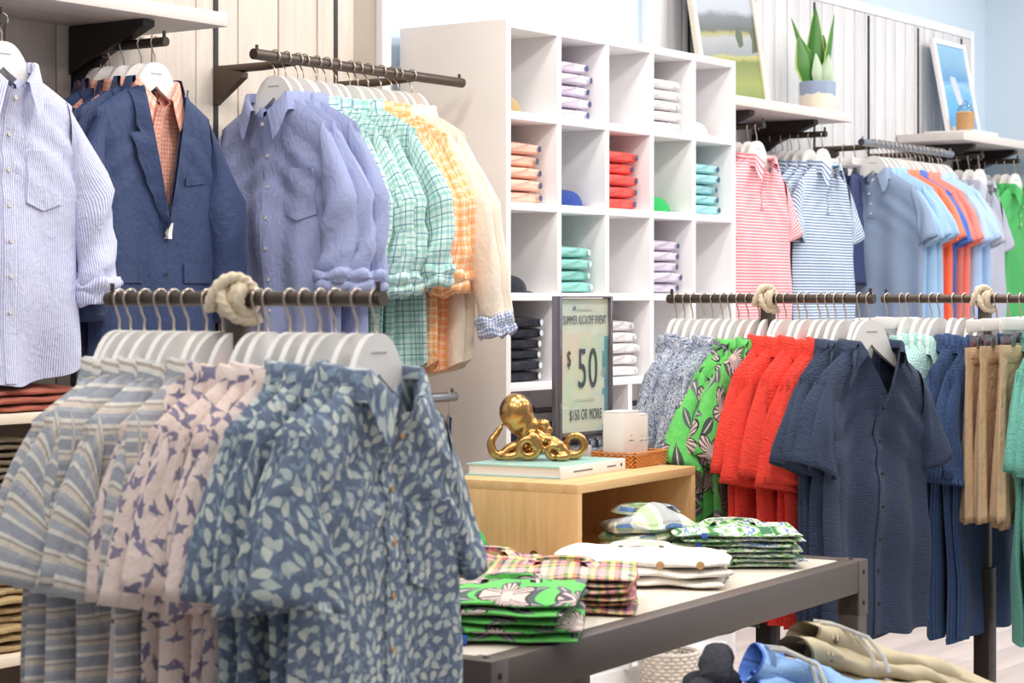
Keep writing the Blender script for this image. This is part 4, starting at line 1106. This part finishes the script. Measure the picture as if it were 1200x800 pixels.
# sign in an acrylic block
sg = thing('acrylic_sign', 'tall acrylic sign holder with a pale sale poster on the wooden box', 'sign', (4.505, 3.06, BZ))
GL = Mat('clear_acrylic', .04)
tb = GL.nt.nodes.new('ShaderNodeBsdfTransparent'); gb = GL.nt.nodes.new('ShaderNodeBsdfGlossy'); gb.inputs['Roughness'].default_value = .05
ms = GL.nt.nodes.new('ShaderNodeMixShader'); ms.inputs[0].default_value = .06
GL.nt.links.new(tb.outputs[0], ms.inputs[1]); GL.nt.links.new(gb.outputs[0], ms.inputs[2])
GL.nt.links.new(ms.outputs[0], GL.nt.nodes['Material Output'].inputs[0])
EDGE = plain('acrylic_edge', srgb(130, 122, 130), .12, .55, .12, 20)
SW, SH = .256, .447
pm = Mat('sale_poster_print', .5); k_ = pm.obj(); ux, uy, uz = pm.sep(k_)
wash = pm.noise(pm.scl(k_, (5, 1, 9)), 1, 4, .6, .8)
base = pm.mix(pm.ramp(wash, [(.38, (0, 0, 0, 1)), (.62, (1, 1, 1, 1))], False)*.5, srgb(226, 228, 206), srgb(178, 212, 204))
edge = (ux.gt(.225)*uz.lt(.34)).mx(ux.gt(.215)*wash.gt(.5)*uz.lt(.30))
base = pm.mix(edge*.85, base, pm.mix(wash, srgb(24, 92, 130), srgb(90, 180, 190)))
dist = ((ux-.125)*(ux-.125) + (uz-.27)*(uz-.27)).m('SQRT')
base = pm.mix(dist.lt(.078)*.35, base, srgb(232, 222, 192))
pm.base(base)
put('poster', B(.012, SW-.012, .009, .013, .088, SH-.006), pm.mat, sg)
put('acrylic_front', B(.012, SW-.012, .002, .005, .088, SH-.004), GL.mat, sg)
put('side_edge', B(0, .012, 0, .026, 0, SH, .0015), EDGE, sg)
put('side_edge', B(SW-.012, SW, 0, .026, 0, SH, .0015), EDGE, sg)
put('top_edge', B(.012, SW-.012, 0, .026, SH-.004, SH, .001), EDGE, sg)
put('bottom_edge', B(.012, SW-.012, 0, .026, .078, .088, .001), EDGE, sg)
put('red_margin', B(.0125, .016, .0075, .0088, .10, .335), plain('red_print', srgb(214, 60, 70), .6), sg)
put('foot', B(-.004, SW+.004, -.02, .045, 0, .006, .001), EDGE, sg)
put('card_clip', B(.14, .156, .004, .02, .006, .05, .001), LABELW, sg)
def text(body, x, z, size, sx, mat, parent, y=.0068, align='CENTER'):
    c = bpy.data.curves.new('lettering', 'FONT'); c.body = body; c.size = size; c.align_x = align; c.extrude = .0003; c.space_character = 1.12
    o = bpy.data.objects.new('lettering', c); me = bpy.data.meshes.new_from_object(o); bpy.data.objects.remove(o)
    me.materials.clear(); me.materials.append(None)
    return put('lettering', me, mat, parent, (x, y, z), (math.pi/2, 0, 0), (sx, 1, 1))
text('SUMMER KICKOFF EVENT', SW/2, .373, .033, .50, LETD, sg)
text('5', SW/2-.012, .205, .150, .62, LETD, sg); text('0', SW/2+.040, .205, .150, .62, LETD, sg)
text('$', SW/2-.075, .262, .060, .62, LETD, sg)
text('$150 OR MORE', SW/2+.005, .120, .040, .52, LETD, sg)
PALE = plain('pale_lettering', srgb(206, 206, 190), .6)
text('off', SW/2+.088, .235, .030, .6, PALE, sg)
put('emblem', MB().prism([(.07, .414), (.078, .421), (.088, .418), (.083, .414), (.09, .408), (.078, .411)], .0062, .0066), LETT, sg)
put('small_print', MB().box(.094, .165, .0062, .0066, .411, .416).box(.085, .175, .0062, .0066, .172, .175), PALE, sg)

# rattan tray with white boxes
t = thing('rattan_tray', 'orange rattan tray holding white boxes on the wooden box', 'tray', (4.688, 2.962, BZ), .06)
RAT = plain('rattan', srgb(214, 138, 62), .5, var=.16, sc=40); 
w_, d_ = .180, .125
put('tray_base', B(-w_/2+.006, w_/2-.006, -d_/2+.006, d_/2-.006, 0, .005), RAT, t)
def strand(z, ph):
    pts = []; N = 132; per = 2*(w_+d_)
    for i in range(N+1):
        s_ = (i % N)/N*per
        if s_ < w_: p = (-w_/2+s_, -d_/2); nn = (0, -1)
        elif s_ < w_+d_: p = (w_/2, -d_/2+s_-w_); nn = (1, 0)
        elif s_ < 2*w_+d_: p = (w_/2-(s_-w_-d_), d_/2); nn = (0, 1)
        else: p = (-w_/2, d_/2-(s_-2*w_-d_)); nn = (-1, 0)
        k = .0022*math.cos(i*math.pi/2+ph)
        pts.append((p[0]+nn[0]*k, p[1]+nn[1]*k, z))
    return MB().tube(pts, .0030, 6, False)
for i in range(6): put('woven_strand', strand(.004+i*.0052, i*math.pi), RAT, t)
put('rim', strand(.037, 0), RAT, t, None, None, (1.02, 1.03, 1))
def carton(x, y, w, d, h, rot, label, gp):
    t = thing('white_carton', label, 'box', (x, y, BZ+.0055), rot, gp)
    put('carton_body', B(-w/2, w/2, -d/2, d/2, 0, h-.004, .001), plain('carton_card_%d' % len(bpy.data.materials), srgb(246, 236, 230), .5, var=.01), t)
    put('lid_flap', B(-w/2, w/2, -d/2, d/2, h-.0038, h, .0005), PAPER, t)
    m = min(.012, w*.3)
    put('printed_mark', MB().box(-m, m, -d/2-.0006, -d/2+.0002, h*.44, h*.455).prism([(-m*.3, h*.52), (m*.1, h*.56), (m*.5, h*.53), (m*.1, h*.545)], -d/2-.0006, -d/2), LETT, t)
carton(4.652, 2.965, .088, .06, .140, .05, 'largest white carton standing in the rattan tray', 'white cartons in the rattan tray')
for k in range(3): carton(4.711+k*.0235, 2.985, .0225, .06, .128, .05, f'slim white carton, {ORD[k]} beside the largest carton in the tray', 'white cartons in the rattan tray')

# ------------------------------------------------------------------ wall shelf decor
def picture(loc, w, h, lean, label, pmat, fmat, fw=.03):
    t = thing('framed_picture', label, 'picture', loc, (lean, 0, 0))
    put('picture_panel', B(-w/2+fw*.8, w/2-fw*.8, -.004, .004, fw*.8, h-fw*.8), pmat, t)
    for a in ((-w/2, -w/2+fw, 0, h), (w/2-fw, w/2, 0, h), (-w/2+fw, w/2-fw, 0, fw), (-w/2+fw, w/2-fw, h-fw, h)):
        put('frame_side', B(a[0], a[1], -.014, .012, a[2], a[3], .002), fmat, t)
    return t
m = Mat('landscape_painting', .35); k_ = m.obj(); x, y, z = m.sep(k_); nz = (m.noise(m.scl(k_, (4, 1, 6)), 1, 5, .65, .6)-.5)
zz_ = z/.72 + nz*.10 - x*.12
c = m.ramp(zz_, [(0, srgb(118, 130, 70)), (.12, srgb(142, 150, 78)), (.25, srgb(112, 124, 62)), (.28, srgb(176, 172, 96)), (.30, srgb(138, 142, 146)), (.40, srgb(160, 162, 166)), (.43, srgb(150, 146, 70)), (.45, srgb(70, 78, 78)), (.53, srgb(92, 98, 106)), (.57, srgb(164, 170, 182)), (1, srgb(168, 184, 208))], False)
tx = ((x-.10)*(x-.10)*2.2 + (z-.30)*(z-.30)).m('SQRT')
m.base(m.mix(((tx + nz*.12).lt(.045)).mx((x-.20 + nz*.1).gt(0)*(z-.30 + nz*.2).abs().lt(.06)), c, srgb(66, 78, 48)))
picture((7.775, 4.375, 2.226), .56, .74, -.16, 'large landscape painting in a cream frame leaning behind the cubby unit', m.mat, plain('cream_frame', srgb(236, 224, 206), .5))
m = Mat('seaside_painting', .35); k_ = m.obj(); x, y, z = m.sep(k_); nz = m.noise(m.scl(k_, (7, 1, 7)), 1, 4, .6, 1)
c = m.ramp(z/.5 + (nz-.5)*.3, [(0, srgb(70, 160, 220)), (.4, srgb(110, 176, 224)), (.52, srgb(150, 196, 226)), (.58, srgb(96, 150, 200)), (.72, srgb(130, 176, 206)), (1, srgb(150, 196, 226))], False)
m.base(m.mix(((x - (z-.18)*-.35 - .02).abs() + (nz-.5)*.05).lt(.035)*z.lt(.3), c, srgb(206, 206, 222)))
picture((10.19, 4.39, 2.256), .41, .49, -.19, 'small blue seaside picture in a white frame', m.mat, WHITE, .025)
t = thing('book', 'white book lying flat under the small blue picture', 'book', (9.95, 4.235, 2.2255))
put('cover', B(0, .33, 0, .27, 0, .004), SHELFW, t); put('page_block', B(.004, .326, .005, .268, .004, .026), PAPER, t); put('front_cover', B(0, .33, 0, .27, .026, .030), WHITE, t)
t = thing('wicker_jar', 'small glass jar in a woven sleeve beside the blue picture', 'jar', (10.0, 4.30, 2.256))
wk = MB(); 
for i in range(11): wk.lathe([(.044, i*.0085), (.0495, i*.0085+.004), (.044, i*.0085+.0084)], 26)
put('woven_sleeve', wk, plain('wicker', srgb(222, 184, 136), .8, var=.15, sc=60), t)
g2 = Mat('jar_glass', .05); g2.b.inputs['Transmission Weight'].default_value = 1; g2.base(srgb(200, 226, 236))
put('glass_neck', MB().lathe([(.036, .094), (.040, .10), (.040, .118), (.034, .128), (.030, .128), (.035, .117), (.035, .1)], 22), g2.mat, t)
put('stopper', MB().lathe([(.012, .126), (.016, .135), (.012, .148), (.003, .153)], 14), g2.mat, t)
t = thing('potted_snake_plant', 'green snake plant in a blue and cream glazed pot', 'plant', (8.45, 4.34, 2.2255))
pm_ = Mat('two_tone_glaze', .25); k_ = pm_.obj(); x, y, z = pm_.sep(k_)
pm_.base(pm_.mix((z + (pm_.noise(pm_.scl(k_, (40, 40, 6)), 1, 2)-.5)*.03).gt(.088), srgb(232, 220, 204), srgb(150, 164, 190)))
put('pot', MB().lathe([(.074, 0), (.080, .01), (.082, .145), (.078, .148), (.072, .146), (.070, .12)], 30), pm_.mat, t)
put('soil', MB().lathe([(.071, .115), (.071, .122), (.001, .128)], 20), plain('soil', srgb(60, 48, 40), .95), t)
lm = Mat('snake_leaf', .38); k_ = lm.uv(); x, y, z = lm.sep(k_); nl = lm.noise(lm.scl(k_, (30, 90, 1)), 1, 3, .6, 1)
lm.base(lm.mix(x.abs().gt(.86), lm.mix(nl, srgb(28, 82, 34), srgb(84, 152, 54)), srgb(176, 196, 110)))
lp = Mat('pale_leaf_back', .5); k_ = lp.uv(); lp.base(lp.mix(lp.noise(lp.scl(k_, (20, 60, 1)), 1, 3), srgb(170, 196, 160), srgb(206, 218, 196)))
Rv = np.array([math.sin(TH), -math.cos(TH)])
for (bx, tipx, h, w, dep, bend, pale, yaw) in ((-.030, -.085, .215, .048, .0, .10, 0, .3), (-.02, -.115, .29, .016, .03, .10, 0, 0), (-.008, -.005, .33, .036, .02, 0, 0, -.2), (.018, .030, .22, .032, .02, 0, 0, .2), (.030, .075, .30, .024, -.01, .08, 0, .9), (.004, -.012, .14, .024, -.03, -.06, 1, .2), (.022, .046, .135, .026, -.03, .08, 1, -.3), (.05, .062, .10, .020, .0, 0, 1, .4)):
    rows = []; UV = []
    for q in np.linspace(0, 1, 15):
        ww = 1.2*w*(1.0 if q < .02 else 1)*min(1, .62+q*1.1)*(1-max(0, q-.45)/.55)**.75 + .0006
        cx = bx + (tipx-bx)*(q**1.3); cy = dep*.6 + dep*.4*q; cz = .118 + 1.12*h*q
        ks = np.linspace(-1, 1, 9); off = ks*ww; dd = -.35*ww*(1-ks**2)
        ca, sa = math.cos(yaw), math.sin(yaw)
        lx = cx + off*ca - dd*sa; ly = cy + off*sa + dd*ca
        rows.append(np.stack([lx*Rv[0] + ly*math.cos(TH), lx*Rv[1] + ly*math.sin(TH), np.full(9, cz)], 1)); UV.append(np.stack([ks, np.full(9, q)], 1))
    P = np.array(rows); mb = MB().grid(P, np.array(UV)); nrm = np.array([math.cos(TH), math.sin(TH), 0])*.0016
    mb.grid(P + nrm, np.array(UV), flip=True)
    put('leaf', mb, lp.mat if pale else lm.mat, t)

# ------------------------------------------------------------------ low bench in front with folded trousers
t = thing('low_bench', 'low dark bench below the display table carrying trousers', 'bench', (3.95, 1.62, 0))
put('bench_top', B(-.9, .20, -.42, .42, .54, .575, .003), BRONZED, t)
for sx in (-.88, .14):
    for sy in (-.40, .36): put('leg', B(sx, sx+.04, sy, sy+.04, 0, .54, .002), BRONZED, t)
def trousers(x, y, z, rot, L, mk, label, tilt=0.0, inner='khakip', drawcol='whites', w=.17, h=.05, seed=0, name='folded_trousers', cat='trousers', tie=True):
    """folded trousers seen at the open waist end: waist tube at local -x, legs running to +x"""
    r = np.random.RandomState(seed); t = thing(name, label, cat, (x, y, z), (0, tilt, rot))
    n = 28; A = np.linspace(0, 2*np.pi, n, endpoint=False); ph = r.uniform(0, 6.28, 5); P = []; UV = []
    for q in np.linspace(0, 1, 26):
        ca = np.sign(np.cos(A))*np.abs(np.cos(A))**.75; sa = np.sign(np.sin(A))*np.abs(np.sin(A))**.9
        f = .006*np.sin(q*16 + A*2 + ph[0]) + .004*np.sin(q*31 - A*3 + ph[1])
        hh = h*(1-.45*q); wv = w*(1 - .12*q)
        P.append(np.stack([np.full(n, q*L) + .012*np.sin(A+ph[2])*(1-q), (wv/2+f)*ca + .02*math.sin(q*3+ph[3])*q, (hh/2+f)*sa + hh/2], 1)); UV.append(np.stack([A*.04, np.full(n, q*L)], 1))
    a0 = P[0]; c0 = a0.mean(0)
    lip = [c0 + (a0-c0)*.80 + [.05, 0, 0], c0 + (a0-c0)*.86 + [.006, 0, 0], c0 + (a0-c0)*.95 + [-.004, 0, 0]]
    mb = MB().grid(np.array(P), np.array(UV), True, flip=True); mb.f.append(tuple(25*n+i for i in range(n)))
    put('trouser_body', mb, FAB[mk], t)
    put('waist_lining', MB().grid(np.array(lip + [a0]), np.array([UV[0]]*4), True, flip=True), FAB[inner], t)
    for q in (.10, .13):
        put('waist_gathers', MB().tube([(q*L*.6, (w/2)*math.cos(b)*1.02, h/2 + (h/2+.003)*math.sin(b)) for b in np.linspace(.1, 3.0, 16)], .0022, 6), FAB[mk], t)
    if tie:
        for yy, ln in ((-.02, .13), (.012, .11)):
            put('drawstring', MB().tube([(.02, yy, h*.98+.002), (.05, yy-.01, h+.006), (.06+ln*.3, yy-.055, h*.9+.006), (.05+ln*.5, yy-.09-ln*.15, h*.45), (.05+ln*.55, yy-.105-ln*.2, h*.1-.005)], .0042, 8, True, 0, 0), FAB[drawcol], t)
    return t
trousers(3.665, 1.92, .722, D(-38), .58, 'khakip', 'khaki drawstring trousers lying topmost on the bench pile', .29, 'olive', seed=1, h=.05, w=.12)
trousers(3.62, 1.91, .70, D(-35), .58, 'khakip', 'khaki trousers, second in the bench pile under the topmost pair', .24, 'olive', seed=2, h=.045, w=.13, tie=False)
trousers(3.59, 1.90, .65, D(-40), .58, 'khakip', 'khaki trousers, third in the bench pile', .14, 'olive', seed=3, h=.045, w=.14, tie=False)
trousers(3.60, 1.88, .605, D(-37), .58, 'khakip', 'khaki trousers at the bottom of the bench pile', .03, 'olive', seed=8, h=.045, w=.14, tie=False)
trousers(3.43, 1.905, .690, D(-48), .34, 'denim', 'light blue drawstring shorts on top of the blue pile', .25, 'denimd', seed=4, h=.065, w=.12, name='folded_shorts', cat='shorts')
trousers(3.41, 1.885, .650, D(-42), .34, 'denim', 'light blue shorts under the topmost blue pair on the bench', .12, 'denimd', seed=5, h=.06, w=.13, name='folded_shorts', cat='shorts', tie=False)
trousers(3.39, 1.875, .605, D(-45), .34, 'denim', 'light blue shorts at the bottom of the bench stack', .04, 'denimd', seed=7, h=.055, w=.13, name='folded_shorts', cat='shorts', tie=False)
for k, (bx, by, bz, ang, lb) in enumerate(((3.430, 1.975, 0.703, .35, 'topmost black rolled sock bundle behind the light blue shorts'), (3.370, 1.955, 0.668, -.1, 'black rolled bundle in the middle of the sock pile'), (3.400, 1.985, 0.648, .8, 'black rolled bundle leaning across the sock pile'), (3.350, 1.925, 0.628, .2, 'black rolled bundle low in the sock pile'), (3.420, 1.925, 0.613, -.3, 'black rolled bundle beside the khaki trousers'), (3.370, 1.965, 0.605, .1, 'black rolled bundle at the base of the sock pile'))):
    q = np.linspace(-1, 1, 16); rad = .028*(1-np.abs(q)**8)**.5 + .004
    o = put('rolled_socks', MB().tube(np.stack([q*.085, .006*np.sin(q*3+k), .004*np.cos(q*4+k)], 1), rad, 14, True, 30, .06), FAB['blackf'], None, (bx, by, bz), (0, -.25 if k < 3 else 0, ang))
    tag(o, lb, 'socks', 'black rolled bundles on the bench')

# white basket on the floor before the cubby unit
t = thing('white_basket', 'rough white basket on the floor below the grey mottled shirts', 'basket', (6.53, 3.955, 0))
wb = plain('whitewashed_wicker', srgb(232, 222, 210), .8, var=.2, sc=40)
for i in range(9):
    N = 40; a = np.linspace(0, 2*np.pi, N+1)
    rr = .105 + .004*np.cos(a*N/2 + i*np.pi)
    put('woven_strand', MB().tube(np.stack([rr*np.cos(a), rr*np.sin(a), np.full(N+1, .008+i*.0135)], 1), .0078, 6, False), wb, t)
put('basket_base', MB().lathe([(.10, 0), (.10, .006)], 24), wb, t)
